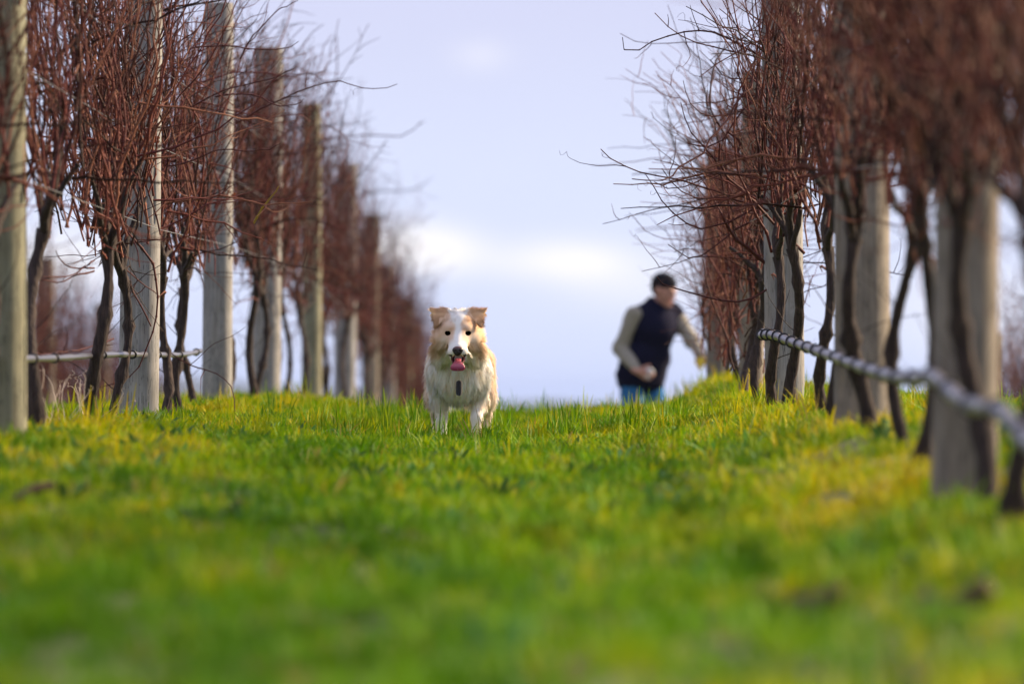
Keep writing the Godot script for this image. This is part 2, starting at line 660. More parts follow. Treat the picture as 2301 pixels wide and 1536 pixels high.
func build_vine_proto(k: int, high := 0, low := 0) -> Dictionary:
	rng.seed = 900 + k * 17
	var out := {"canes": [], "arms": []}
	# trunk
	var pts := PackedVector3Array()
	var rad := PackedFloat32Array()
	var lean := rng.randf_range(-0.3, 0.3)
	var leanx := rng.randf_range(-0.05, 0.05)
	var ph := rng.randf_range(0, TAU)
	var hy := rng.randf_range(0.62, 0.78)
	var r0 := rng.randf_range(0.019, 0.027)
	var kn := [rng.randf(), rng.randf(), rng.randf()]
	for s in 25:
		var t := s / 24.0
		var y := lerpf(-0.15, hy, t)
		pts.append(Vector3(leanx * t + 0.035 * sin(t * 5.0 + ph) * minf(1.0, t * 3.0), y, lean * (1.0 - t) + 0.05 * sin(t * 6.5 + ph * 2.0)))
		var r := r0 * (1.15 - 0.35 * t) * (1.0 + 0.12 * sin(t * 40.0 + ph) * sin(t * 17.0))
		for q in kn:
			r += 0.011 * exp(-pow((t - q) / 0.025, 2.0))
		rad.append(r + 0.010 * exp(-pow((t - 1.0) / 0.06, 2.0)))
	var b := MB.new()
	b.tube(pts, rad, 10, Color.WHITE, true)
	# ridged stringy bark
	for q in b.v.size():
		var w := noise.get_noise_3d(b.v[q].x * 1500.0, b.v[q].y * 120.0, b.v[q].z * 1500.0)
		b.v[q] += b.n[q] * w * 0.006
	var head := pts[24]
	# spurs and peeling shoots on the trunk
	for s in 3:
		var at := pts[rng.randi_range(8, 22)]
		side_shoot(b, at, Vector3.UP, Color.WHITE)
	out.trunk = b.mesh(mat_bark)
	# arms
	var tips := []
	for s in 4:
		var dirz: float = [1.0, -1.0, 0.35, -0.4][s]
		var ap := PackedVector3Array([head - Vector3(0, 0.02, 0)])
		var ar := PackedFloat32Array([0.017])
		var p := head
		var dd := Vector3(rng.randf_range(-0.3, 0.3), rng.randf_range(0.5, 0.9), dirz).normalized()
		var n := rng.randi_range(3, 6)
		for e in n:
			p += dd * 0.07
			dd = (dd + rv(0.32) + Vector3(-p.x * 0.5, 0.1 if p.y < 0.9 else -0.25, 0)).normalized()
			ap.append(p)
			ar.append(lerpf(0.0145, 0.007, float(e) / n) * rng.randf_range(0.8, 1.35))
			tips.append(p)
		var ab := MB.new()
		ab.tube(ap, ar, 7, Color.WHITE, true)
		out.arms.append(ab.mesh(mat_bark))
	# canes
	var all := MB.new()
	var count := rng.randi_range(56, 66)
	for s in count:
		var at: Vector3 = tips[rng.randi() % tips.size()] + rv(0.02)
		var cb := MB.new()
		var r := rng.randf()
		if r < 0.60:
			if rng.randf() < 0.6:
				at = Vector3(rng.randf_range(-0.14, 0.14), rng.randf_range(0.72, 1.05), rng.randf_range(-0.78, 0.78))
			grow_cane(cb, at, 0, rng.randf_range(0.95, 1.65))
		elif r < 0.76:
			at += Vector3(0, rng.randf_range(0.0, 1.1), rng.randf_range(-0.3, 0.3))
			grow_cane(cb, at, 1, rng.randf_range(0.6, 1.3))
		elif r < 0.88:
			at.y += rng.randf_range(-0.1, 1.2)
			grow_cane(cb, at, 2, rng.randf_range(0.4, 0.9))
		elif r < 0.92:
			# whips that hang out and down below the head
			grow_cane(cb, head + Vector3(0, rng.randf_range(-0.1, 0.15), 0), 3, rng.randf_range(0.3, 0.65))
		else:
			# dense short twigs about the head
			grow_cane(cb, at + rv(0.06), rng.randi() % 3, rng.randf_range(0.25, 0.5))
		out.canes.append(cb.mesh(mat_cane))
		all.add([cb.v, cb.n, cb.i], cb.c)
	# the densest vines: more canes in the wall, or hanging down to the grass
	for s in high + low:
		var cb := MB.new()
		var from := Vector3(rng.randf_range(-0.2, 0.2), rng.randf_range(0.72, 1.3), rng.randf_range(-0.8, 0.8))
		if s >= high:
			from.y = rng.randf_range(0.15, 0.8)
		grow_cane(cb, from, 0 if rng.randf() < 0.75 else 1, rng.randf_range(0.5, 1.3))
		out.canes.append(cb.mesh(mat_cane))
		all.add([cb.v, cb.n, cb.i], cb.c)
	out.mass = all.mesh(mat_cane)
	return out


func build_vine(k: int, at: Vector3, turn: float, far: bool, label: String, group: String, from := {}) -> Node3D:
	var proto: Dictionary = from if from else vine_protos[k % vine_protos.size()]
	var t := thing("grapevine", label, "grapevine", at, group)
	t.rotation.y = turn
	part("trunk", proto.trunk, t)
	for a in proto.arms:
		part("arm", a, t)
	if far:
		part("canes", proto.mass, t, true)
	else:
		for c in proto.canes:
			part("cane", c, t)
	return t


func smooth_path(ctrl: PackedVector3Array, step: float) -> PackedVector3Array:
	var cv := Curve3D.new()
	for k in ctrl.size():
		var a := ctrl[maxi(k - 1, 0)]
		var b := ctrl[mini(k + 1, ctrl.size() - 1)]
		cv.add_point(ctrl[k], -(b - a) / 6.0, (b - a) / 6.0)
	var n := maxi(int(cv.get_baked_length() / step), 3)
	var out := PackedVector3Array()
	for k in n + 1:
		out.append(cv.sample_baked(cv.get_baked_length() * k / n, true))
	return out


# a long cane that reaches out of the row; c holds x, y pairs of the photograph, d0 to d1 its depth from tip to root
func long_cane(row: String, c: Array, ox: float, sc: float, oy: float, d0: float, d1: float, r0: float, r1: float, col := Color(0.085, 0.03, 0.024), lat := 0.12) -> void:
	var n := c.size() / 2
	var ctrl := PackedVector3Array()
	for k in range(n - 1, -1, -1):
		ctrl.append(seen(ox + c[k * 2] * sc, oy + c[k * 2 + 1] * sc, lerpf(d0, d1, float(k) / (n - 1))))
	var best: Node3D
	for v in vines[row]:
		if best == null or absf(v.position.z + d1) < absf(best.position.z + d1):
			best = v
	var pts := smooth_path(ctrl, 0.075)
	var inv := best.transform.affine_inverse()
	for k in pts.size():
		pts[k] = inv * (pts[k] + (rv(0.004) if k > 0 else Vector3.ZERO))
	var b := MB.new()
	cane_along(b, pts, r0, r1, col, lat)
	part("cane", b.mesh(mat_cane), best)


func build_rows() -> void:
	mat_cane = mat(Color.WHITE, 0.62, true)
	mat_cane.metallic_specular = 0.22
	mat_bark = mat(Color.WHITE, 0.95)
	mat_bark.albedo_texture = noise_tex(256, 0.03, 3, lin(0.010, 0.006, 0.005), lin(0.085, 0.055, 0.043), 5)
	mat_bark.uv1_triplanar = true
	mat_bark.uv1_scale = Vector3(9.0, 1.6, 9.0)
	mat_bark.heightmap_enabled = true
	mat_bark.heightmap_texture = noise_tex(256, 0.03, 3, Color.BLACK, Color.WHITE, 5)
	mat_bark.heightmap_scale = 0.8
	for k in 9:
		vine_protos.append(build_vine_proto(k))
	var dense := []
	for k in 3:
		dense.append(build_vine_proto(20 + k, 45, 0))
	var shaggy := []
	for k in 3:
		shaggy.append(build_vine_proto(30 + k, 0, 40))

	var posts := {
		"left": [[18.0, 0.09, 2.2, 1], [24.0, 0.086, 2.27, 0], [29.57, 0.08, 2.24, 0], [34.5, 0.092, 2.28, 0], [41.0, 0.074, 2.3, 1], [47.3, 0.092, 2.24, 0], [53.7, 0.08, 2.26, 2], [59.8, 0.08, 2.25, 0], [66.3, 0.085, 2.25, 1], [72.4, 0.08, 2.2, 0]],
		"right": [[13.5, 0.08, 2.3, 2], [18.0, 0.09, 2.3, 2], [24.0, 0.085, 2.3, 0], [28.2, 0.062, 1.7, 2], [34.0, 0.07, 1.5, 2]],
	}
	var trunks := {
		"left": [16.6, 17.4, 19.4, 21.2, 22.8, 25.2, 26.4, 28.2, 31.2, 32.6, 33.6, 36.0, 37.7, 39.3, 41.9, 43.8, 45.3, 46.4, 48.4, 49.9, 51.4, 52.8, 54.8, 56.3, 57.8, 59.2, 61.0, 62.5, 64.0, 65.6, 67.1, 68.6, 70.1, 71.6, 73.2],
		"right": [9.2, 10.6, 11.85, 13.1, 13.9, 14.7, 15.7, 16.8, 19.0, 20.6, 22.3, 23.55, 25.6, 27.2, 29.2, 30.7, 32.2, 33.4, 35.2],
	}
	var row_x := {"left": LEFT_X, "right": RIGHT_X}
	var tones := ["pale grey weathered", "olive grey weathered", "brownish grey weathered"]
	for row in ["left", "right"]:
		var pi := 0
		for p in posts[row]:
			build_post(row_x[row], p[0], p[1], p[2], p[3], "%s round wooden post, %s from the front in the %s vine row" % [tones[p[3]], ordinal(pi), row], "posts of the two near vine rows", pi + (0 if row == "left" else 40))
			pi += 1
		var k := 0
		var bay := -1
		var inbay := 0
		for d in trunks[row]:
			rng.seed = 4000 + k * 31 + (7 if row == "right" else 0)
			var nb := -1
			for q in posts[row].size():
				if posts[row][q][0] < d:
					nb = q
			inbay = inbay + 1 if nb == bay else 0
			bay = nb
			var label := ""
			if nb < 0:
				label = "bare brown grapevine at the front of the %s row, %s trunk before its first post" % [row, ordinal(inbay)]
			else:
				label = "bare reddish brown grapevine in the %s row, %s trunk beyond its %s post" % [row, ordinal(inbay), ordinal(nb)]
			var x: float = row_x[row] + rng.randf_range(-0.05, 0.05)
			if row == "right" and absf(d - 23.55) < 0.1:
				x = RIGHT_X - 0.03
			var kind := {}
			if row == "right" and d < 14.0:
				kind = dense[k % 3]
				x = RIGHT_X
			elif row == "left" and (absf(d - 22.0) < 1.0 or absf(d - 28.2) < 0.1 or absf(d - 33.6) < 0.1):
				kind = dense[k % 3]
			elif row == "right" and d > 26.0:
				kind = shaggy[k % 3]
			var v := build_vine(k * 4 + (2 if row == "right" else 0) + int(k / 5.0), on_ground(x, d), PI if rng.randf() < 0.5 else 0.0, d > 38.0, label, "bare grapevines of the two near rows", kind)
			v.scale = Vector3.ONE * rng.randf_range(0.95, 1.06)
			if row == "right" and d > 25.0:
				# lower, ragged vines where the right row tips over the crest
				if d > 31.0:
					v.scale.x *= 0.6
				v.scale.y *= lerpf(0.86, 0.66, clampf((d - 25.0) / 10.0, 0.0, 1.0))
			vines[row].append(v)
			k += 1
	# rows beyond, glimpsed between the trunks
	for s in [[-4.85, 44.0, 68.0, "left"], [3.95, 36.0, 54.0, "right"]]:
		var d: float = s[1]
		var k := 3
		while d < s[2]:
			rng.seed = 7000 + k
			if k % 4 == 3:
				build_post(s[0], d + 0.7, 0.085, 2.25, 2, "blurred wooden post of the vine row beyond the %s row, %s from the front" % [s[3], ordinal(int((k - 3) / 4.0))], "posts of the rows beyond the %s row" % s[3], 80 + k)
			build_vine(k * 5, on_ground(s[0] + rng.randf_range(-0.05, 0.05), d), PI if rng.randf() < 0.5 else 0.0, true, "blurred bare grapevine of the next row, glimpsed beyond the %s row" % s[3], "grapevines of the row beyond the %s row" % s[3])
			d += 1.5
			k += 1

	# canes that reach out over the path, right row (photograph crop coordinates)
	rng.seed = 77
	var C := 0.4037
	var lc := func(c: Array, d0: float, d1: float, r0 := 0.0044, r1 := 0.0018): long_cane("right", c, 1340.0, C, 0.0, d0, d1, r0, r1)
	lc.call([145, 210, 140, 270, 225, 280, 290, 235, 440, 185, 545, 168, 640, 178, 720, 210, 820, 260, 930, 320, 1040, 390], 23.6, 24.0, 0.005, 0.0022)
	lc.call([330, 75, 430, 165, 480, 205, 590, 240, 700, 270, 830, 300, 960, 330, 1130, 310], 23.9, 24.0)
	lc.call([690, 50, 735, 90, 800, 165, 850, 195, 900, 235, 1000, 260, 1130, 300], 23.5, 23.9)
	lc.call([680, 80, 720, 150, 790, 215, 900, 250, 1050, 330], 24.2, 24.4)
	lc.call([730, 0, 732, 85, 760, 180, 800, 330, 790, 420, 830, 500], 24.2, 24.2)
	lc.call([490, 450, 505, 520, 550, 600, 645, 650, 760, 630, 880, 570, 1000, 500], 23.8, 24.2)
	lc.call([685, 500, 740, 595, 830, 640, 890, 665, 1080, 655], 24.0, 24.0)
	lc.call([670, 405, 740, 435, 850, 435, 960, 440], 24.4, 24.0)
	lc.call([470, 570, 490, 640, 525, 730, 600, 815, 690, 930, 710, 1090], 23.7, 23.9)
	lc.call([30, 825, 120, 910, 280, 965, 400, 985, 530, 1020, 720, 1085, 850, 1100, 960, 1180], 23.4, 23.9, 0.005, 0.002)
	lc.call([195, 995, 350, 1010, 430, 970, 480, 915, 590, 850, 660, 740, 740, 650, 810, 530, 870, 480, 885, 330], 22.9, 23.6, 0.0052, 0.0026)
	lc.call([515, 800, 600, 815, 690, 790, 760, 690, 860, 560, 1000, 490, 1080, 460], 24.0, 24.0, 0.0052, 0.003)
	lc.call([325, 1015, 400, 1045, 500, 1040, 600, 990, 690, 935, 830, 880, 950, 860, 1060, 800], 23.7, 24.0)
	lc.call([270, 965, 340, 1070, 425, 1185, 580, 1275, 690, 1250, 790, 1210, 900, 1150], 23.6, 23.9, 0.005)
	lc.call([370, 940, 430, 1020, 500, 1080, 600, 1105, 720, 1100, 900, 1160], 23.8, 24.0)
	lc.call([500, 1115, 600, 1180, 700, 1125, 800, 1060, 900, 1020], 23.9, 24.1)
	lc.call([395, 1360, 470, 1415, 520, 1430, 600, 1415, 680, 1360, 760, 1290, 850, 1240], 23.7, 24.0)
	lc.call([490, 870, 560, 960, 640, 1080, 700, 1190], 24.4, 24.2)
	lc.call([690, 800, 690, 910, 740, 1000, 850, 1090, 930, 1180, 1040, 1300, 1160, 1410], 23.7, 23.9, 0.007, 0.005)
	lc.call([700, 1190, 770, 1320, 860, 1390, 960, 1480], 23.8, 24.0, 0.008, 0.006)
	lc.call([785, 380, 810, 480, 860, 560], 24.0, 24.0)
	lc.call([740, 740, 805, 790, 790, 870, 840, 900], 24.0, 24.0, 0.007, 0.005)
	lc.call([342, 1541, 384, 1585, 508, 1622, 694, 1672, 867, 1660, 1015, 1565], 23.6, 24.0, 0.0052, 0.002)
	lc.call([160, 550, 300, 690, 430, 810, 560, 900, 700, 1000, 800, 1040], 33.0, 34.0, 0.008, 0.004)
	lc.call([480, 230, 600, 370, 700, 460, 800, 520, 900, 600], 33.0, 34.0, 0.008, 0.004)
	lc.call([330, 490, 450, 550, 600, 620, 760, 700], 32.0, 33.0)
	lc.call([185, 1180, 290, 1290, 410, 1330, 600, 1340, 760, 1380], 27.5, 28.0)
	lc.call([200, 1355, 420, 1360, 640, 1360, 760, 1370], 31.0, 32.0)
	lc.call([380, 1260, 450, 1400, 560, 1500, 680, 1600], 29.0, 30.0)
	# left row
	var L := 0.3125
	var ll := func(c: Array, d0: float, d1: float, r0 := 0.0042, r1 := 0.0018, col := Color(0.085, 0.03, 0.024)): long_cane("left", c, 420.0, L, 0.0, d0, d1, r0, r1, col)
	ll.call([795, 290, 700, 340, 480, 345, 300, 330, 150, 330, 0, 350], 24.6, 25.0)
	ll.call([780, 480, 700, 520, 560, 570, 250, 650, 0, 780], 24.6, 25.2)
	ll.call([1510, 605, 1350, 640, 1200, 610, 1045, 580, 870, 630, 760, 670, 560, 760, 350, 880], 25.3, 26.0, 0.0045, 0.0016)
	ll.call([790, 0, 720, 40, 650, 75, 530, 190, 440, 300, 380, 420], 24.8, 25.5)
	ll.call([670, 1030, 590, 1070, 400, 1080, 240, 1070, 0, 1165, -150, 1190], 24.2, 25.0, 0.0048)
	ll.call([655, 1340, 600, 1420, 530, 1500, 480, 1600], 25.0, 25.6, 0.0045, 0.002, Color(0.42, 0.30, 0.03))
	ll.call([840, 710, 780, 750, 650, 755, 480, 680, 200, 690], 25.0, 25.6)
	ll.call([1000, 500, 920, 525, 720, 540, 560, 600], 28.0, 28.5)
	ll.call([1690, 870, 1550, 970, 1300, 970, 1000, 1000, 900, 1060], 37.0, 38.0, 0.006, 0.003)
	ll.call([1440, 1000, 1280, 1220, 1150, 1330, 1050, 1500], 37.0, 38.0, 0.006, 0.004)
	ll.call([1110, 1170, 1150, 1080, 1140, 980, 1000, 900], 30.0, 31.0)
	ll.call([1075, 250, 1080, 400, 1070, 550, 1020, 760], 36.0, 37.0, 0.005, 0.003)
	ll.call([985, 175, 900, 230, 780, 400, 700, 520], 32.0, 33.0)
	ll.call([840, 190, 760, 270, 700, 390, 640, 520], 31.0, 32.0)
	# whips bending across and below on the left
	var lp := func(c: Array, d0: float, d1: float, r0 := 0.0042, r1 := 0.002): long_cane("left", c, 0.0, 0.3386, 480.0, d0, d1, r0, r1)
	lp.call([1560, 1310, 1530, 1140, 1470, 1080, 1350, 1030, 1290, 1020, 1180, 960, 1060, 840, 1050, 700], 25.0, 25.6, 0.004, 0.002)
	lp.call([640, 1155, 800, 1110, 900, 1050, 960, 920, 1020, 740, 1040, 560, 1010, 330, 900, 180, 790, 50], 23.2, 23.0, 0.006, 0.0016)
	lp.call([1000, 740, 960, 660, 890, 540, 830, 400, 760, 330, 690, 220], 23.3, 22.9, 0.005, 0.003)
	lp.call([1060, 550, 930, 450, 800, 350, 700, 250], 23.5, 22.9)
	lp.call([270, 440, 410, 450, 500, 410, 620, 380], 20.8, 21.4)
	lp.call([280, 410, 440, 420, 560, 350, 620, 310], 20.6, 21.4)
	lp.call([360, 250, 440, 350, 540, 360, 620, 360], 20.6, 21.4)
	lp.call([140, 910, 280, 930, 420, 915, 600, 880, 750, 830], 20.0, 22.0)
	# the trellis wires
	for row in ["left", "right"]:
		var hk := 0
		for hgt in [0.88, 1.25, 1.6, 1.95]:
			var pts := PackedVector3Array()
			var rad := PackedFloat32Array()
			for p in posts[row]:
				pts.append(on_ground(row_x[row] + (0.1 if row == "left" else -0.1), p[0], hgt))
				rad.append(0.0016)
			var b := MB.new()
			b.tube(pts, rad, 5, Color.WHITE)
			var wm := mat(Color(0.3, 0.3, 0.3), 0.4)
			wm.metallic = 0.8
			var o := solo("trellis_wire", b.mesh(wm))
			tag(o, "thin grey trellis wire along the %s row, %s from the ground" % [row, ["lowest", "second", "third", "topmost"][hk]], "wire", "trellis wires")
			hk += 1
	build_net("left")
	build_net("right")


func build_post(x: float, d: float, r: float, hgt: float, tone: int, label: String, group: String, sd: int) -> void:
	if mat_post.is_empty():
		var im := Image.create(256, 1024, true, Image.FORMAT_RGB8)
		var g := FastNoiseLite.new()
		g.seed = 41
		g.frequency = 1.0
		g.fractal_octaves = 3
		for py in 1024:
			for px in 256:
				var a := px / 256.0 * TAU
				var cx := cos(a) * 9.0
				var cz := sin(a) * 9.0
				var grain := g.get_noise_3d(cx * 1.6, py * 0.006, cz * 1.6)
				var fineg := g.get_noise_3d(cx * 4.5, py * 0.02, cz * 4.5)
				var blot := g.get_noise_3d(cx * 0.10 + 50.0, py * 0.012, cz * 0.10)
				var s := 0.255 + 0.10 * grain + 0.07 * fineg + 0.10 * blot
				if fineg < -0.42:
					s *= 0.4
				var warm := 0.5 + 0.5 * g.get_noise_3d(cx * 0.2 - 30.0, py * 0.004, cz * 0.2)
				im.set_pixel(px, py, lin(s * lerpf(0.94, 1.05, warm), s * 0.95, s * lerpf(0.96, 0.82, warm)))
		im.generate_mipmaps()
		var tex := ImageTexture.create_from_image(im)
		for c in [Color(1.0, 1.0, 1.0), Color(0.80, 0.80, 0.55), Color(0.82, 0.72, 0.60)]:
			var m := mat(c, 0.9)
			m.albedo_texture = tex
			m.heightmap_enabled = true
			m.heightmap_texture = tex
			m.heightmap_scale = 0.25
			mat_post.append(m)
	rng.seed = 300 + sd
	var b := MB.new()
	var sides := 128 if d < 32.0 else 48
	var rings := 46
	var cracks := []
	for k in 4:
		cracks.append([rng.randf_range(0, TAU), rng.randf_range(0.0, 1.2), rng.randf_range(0.9, 2.2), rng.randf_range(0.006, 0.013)])
	var lean := Vector3(rng.randf_range(-0.012, 0.012), 0, rng.randf_range(-0.012, 0.012))
	var spin := rng.randf()
	for k in rings + 4:
		var y := -0.25 + (hgt + 0.25) * minf(k, rings) / rings
		var rr := r * (1.05 - 0.06 * y / hgt)
		if k == rings:
			rr -= 0.006
		elif k == rings - 1:
			y = hgt - 0.007
		elif k > rings:
			rr *= [0.6, 0.3, 0.01][k - rings - 1]
			y = hgt + 0.002
		for s in sides + 1:
			var a := TAU * s / sides
			var e := rr * (1.0 + 0.035 * noise.get_noise_3d(cos(a) * 60.0 + sd * 300.0, y * 25.0, sin(a) * 60.0))
			for q in cracks:
				if y > q[1] and y < q[2]:
					var da := absf(angle_difference(a, q[0] + 0.06 * sin(y * 5.0 + q[0]) - 0.05 * y))
					if da < 0.04:
						e -= q[3]
			var dir := Vector3(cos(a), 0, sin(a))
			b.v.append(dir * e + Vector3(0, y, 0) + lean * y)
			b.n.append(dir if k < rings else Vector3.UP)
			b.c.append(Color.WHITE)
			b.t.append(Vector2(float(s) / sides + spin, y * 0.42 + spin * 3.0))
	var w := sides + 1
	for k in rings + 3:
		for s in sides:
			var a := k * w + s
			b.i.append_array([a, a + 1, a + w + 1, a, a + w + 1, a + w])
	# facet normals from geometry for the cracks
	for k in range(1, rings - 1):
		for s in sides + 1:
			var a := k * w + s
			var l := k * w + (s - 1 if s > 0 else sides - 1)
			var rgt := k * w + (s + 1 if s < sides else 1)
			b.n[a] = (b.v[a + w] - b.v[a - w]).cross(b.v[rgt] - b.v[l]).normalized()
	var o := solo("wooden_post", b.mesh(mat_post[tone]), on_ground(x, d))
	tag(o, label, "post", group)


# rolled-up netting tied along the foot of each row
func build_net(row: String) -> void:
	var ctrl := PackedVector3Array()
	var raw := []
	if row == "left":
		raw = [[-60, 806, 17.4], [50, 806, 18.7], [150, 803, 20.2], [262, 796, 22.4], [390, 797, 25.8], [430, 793, 27.3], [449, 788, 28.1]]
	else:
		raw = [[1716, 742, 24.6], [1712, 752, 24.3], [1735, 752, 22.9], [1780, 768, 21.0], [1880, 803, 17.7], [1990, 842, 15.1], [2060, 850, 13.8], [2100, 848, 13.1], [2170, 905, 12.1], [2250, 925, 11.2], [2310, 990, 10.5], [2420, 1060, 9.6]]
	for q in raw:
		ctrl.append(seen(q[0], q[1], q[2]))
	var path := smooth_path(ctrl, 0.05)
	var origin := path[0]
	var rad := PackedFloat32Array()
	for k in path.size():
		path[k] -= origin
		var ph := fposmod(k * 0.05, 0.62) / 0.62
		rad.append(0.0140 + 0.0055 * sin(PI * ph) + 0.0012 * noise.get_noise_1d(k * 90.0))
	if row == "left":
		for k in rad.size():
			rad[k] *= 0.7
	rad[0] = 0.008
	var label := "pale grey rolled netting tied with dark rings along the foot of the %s row" % row
	var t := thing("netting_roll", label, "netting", origin, "netting rolls along the rows")
	var b := MB.new()
	b.tube(path, rad, 14, Color.WHITE, true)
	for q in b.v.size():
		b.v[q] += b.n[q] * 0.0022 * noise.get_noise_3d(b.v[q].x * 900.0, b.v[q].y * 900.0, b.v[q].z * 140.0)
	var m := mat(Color(0.13, 0.125, 0.155) if row == "right" else Color(0.085, 0.083, 0.095), 0.3)
	part("net", b.mesh(m), t)
	var tm := mat(Color(0.015, 0.014, 0.018), 0.5)
	var k := 6
	while k < path.size() - 2:
		var tb := MB.new()
		var tg := (path[k + 1] - path[k - 1]).normalized()
		var u := tg.cross(Vector3.UP).normalized()
		var w := tg.cross(u)
		var ring := PackedVector3Array()
		var rr := PackedFloat32Array()
		for s in 19:
			var a := TAU * s / 18.0
			ring.append(path[k] + (u * cos(a) + w * sin(a)) * (rad[k] + 0.0035) + tg * 0.006 * sin(a * 2.0))
			rr.append(0.0042)
		tb.tube(ring, rr, 6, Color.WHITE)
		part("tie", tb.mesh(tm), t)
		k += 13 if row == "right" else ([13, 14, 40, 30][mini(k / 20, 3)])


# ------------------------------------------------------------------ grass
func tuft_mesh(sd: int, blades: int, h0: float, h1: float, spread: float, wid: float, lean: float, m: Material) -> ArrayMesh:
	rng.seed = sd
	var b := MB.new()
	for k in blades:
		var a := rng.randf() * TAU
		var base := Vector3(cos(a), 0, sin(a)) * sqrt(rng.randf()) * spread
		var hh := rng.randf_range(h0, h1)
		var out := Vector3(cos(a + rng.randf_range(-1.2, 1.2)), 0, sin(a + rng.randf_range(-1.2, 1.2)))
		var l := rng.randf_range(0.1, 1.0) * lean
		var f := rng.randf() * TAU
		var side := Vector3(cos(f), 0, sin(f))
		var w := wid * rng.randf_range(0.7, 1.3)
		var tint := Color(rng.randf_range(0.8, 1.2), rng.randf_range(0.85, 1.12), rng.randf_range(0.7, 1.3))
		if rng.randf() < 0.10:
			tint = Color(1.6, 1.15, 1.5)
		var s0 := b.v.size()
		var segs := 4
		for s in segs + 1:
			var t := float(s) / segs
			var p := base + Vector3(0, hh * (t - 0.28 * l * t * t), 0) + out * hh * l * t * t * 0.95
			var ww := w * (1.0 - 0.35 * t) if s < segs else 0.0003
			var nn := side.cross(Vector3(0, 1, 0) + out * 1.6 * l * t).normalized()
			nn = (nn + Vector3.UP * 0.5).normalized()
			b.v.append(p - side * ww)
			b.v.append(p + side * ww)
			b.n.append(nn)
			b.n.append(nn)
			b.c.append(tint)
			b.c.append(tint)
			b.t.append(Vector2.ZERO)
			b.t.append(Vector2.ZERO)
		for s in segs:
			var q := s0 + s * 2
			b.i.append_array([q, q + 1, q + 3, q, q + 3, q + 2])
	# wind each blade so that its face agrees with its normal
	for k in range(0, b.i.size(), 3):
		var p := b.v[b.i[k]]
		if (b.v[b.i[k + 1]] - p).cross(b.v[b.i[k + 2]] - p).dot(b.n[b.i[k]]) > 0.0:
			var e := b.i[k + 1]
			b.i[k + 1] = b.i[k + 2]
			b.i[k + 2] = e
	return b.mesh(m)


func grass_color(x: float, d: float) -> Color:
	var n1 := noise.get_noise_2d(x * 90.0 + 900.0, d * 60.0)
	var n2 := noise.get_noise_2d(x * 330.0 - 300.0, d * 240.0)
	var under := maxf(exp(-pow((x - LEFT_X) / 0.7, 2.0)), exp(-pow((x - RIGHT_X) / 0.7, 2.0)))
	var yl := clampf(0.24 + 0.42 * under + 0.55 * n1 + 0.6 * n2 + rng.randf_range(-0.34, 0.34) - 0.22 * smoothstep(16.0, 8.0, d), 0.0, 1.0)
	var green := Color(0.125, 0.285, 0.006)
	var lime := Color(0.295, 0.39, 0.008)
	var yellow := Color(0.60, 0.45, 0.012)
	var deep := Color(0.05, 0.145, 0.008)
	var c := green.lerp(lime, smoothstep(0.15, 0.6, yl))
	c = c.lerp(yellow, smoothstep(0.62, 1.0, yl) * 0.8)
	c = c.lerp(deep, smoothstep(0.0, 0.40, -0.7 * n1 - 0.8 * n2) * 0.6)
	if rng.randf() < 0.03:
		c = Color(0.33, 0.26, 0.11)
	return c


func lay(called: String, label: String, mesh: Mesh, zones: Array, sd: int, tall := 1.0, own := Color(0, 0, 0)) -> void:
	rng.seed = sd
	var buf := PackedFloat32Array()
	var n := 0
	for z in zones:
		var cnt := int((z[1] - z[0]) * (z[3] - z[2]) * z[4])
		for k in cnt:
			var x := rng.randf_range(z[0], z[1])
			var d := rng.randf_range(z[2], z[3])
			var clump := noise.get_noise_2d(x * 260.0 + 70.0, d * 200.0)
			if rng.randf() > 0.75 + clump:
				continue
			var patch := noise.get_noise_2d(x * 55.0 + 900.0, d * 28.0)
			var s := rng.randf_range(0.65, 1.25) * tall * (1.0 + 0.45 * clump) * (1.0 - 0.25 * patch)
			var b := Basis(Vector3.UP, rng.randf() * TAU) * Basis.from_scale(Vector3(1.0, 1.0, 1.0) * s)
			b = Basis(Vector3(rng.randf_range(-1, 1), 0, rng.randf_range(-1, 1)).normalized(), rng.randf_range(0.0, 0.22)) * b
			var p := on_ground(x, d, -0.006)
			var c := grass_color(x, d)
			if own.g > 0.0:
				c = own * rng.randf_range(0.6, 1.5)
			buf.append_array([b.x.x, b.y.x, b.z.x, p.x, b.x.y, b.y.y, b.z.y, p.y, b.x.z, b.y.z, b.z.z, p.z, c.r, c.g, c.b, 1.0])
			n += 1
	var mm := MultiMesh.new()
	mm.transform_format = MultiMesh.TRANSFORM_3D
	mm.use_colors = true
	mm.mesh = mesh
	mm.instance_count = n
	mm.buffer = buf
	var o := MultiMeshInstance3D.new()
	o.name = numbered(called)
	o.multimesh = mm
	add_child(o)
	o.set_meta("kind", "stuff")
	tag(o, label, "grass")


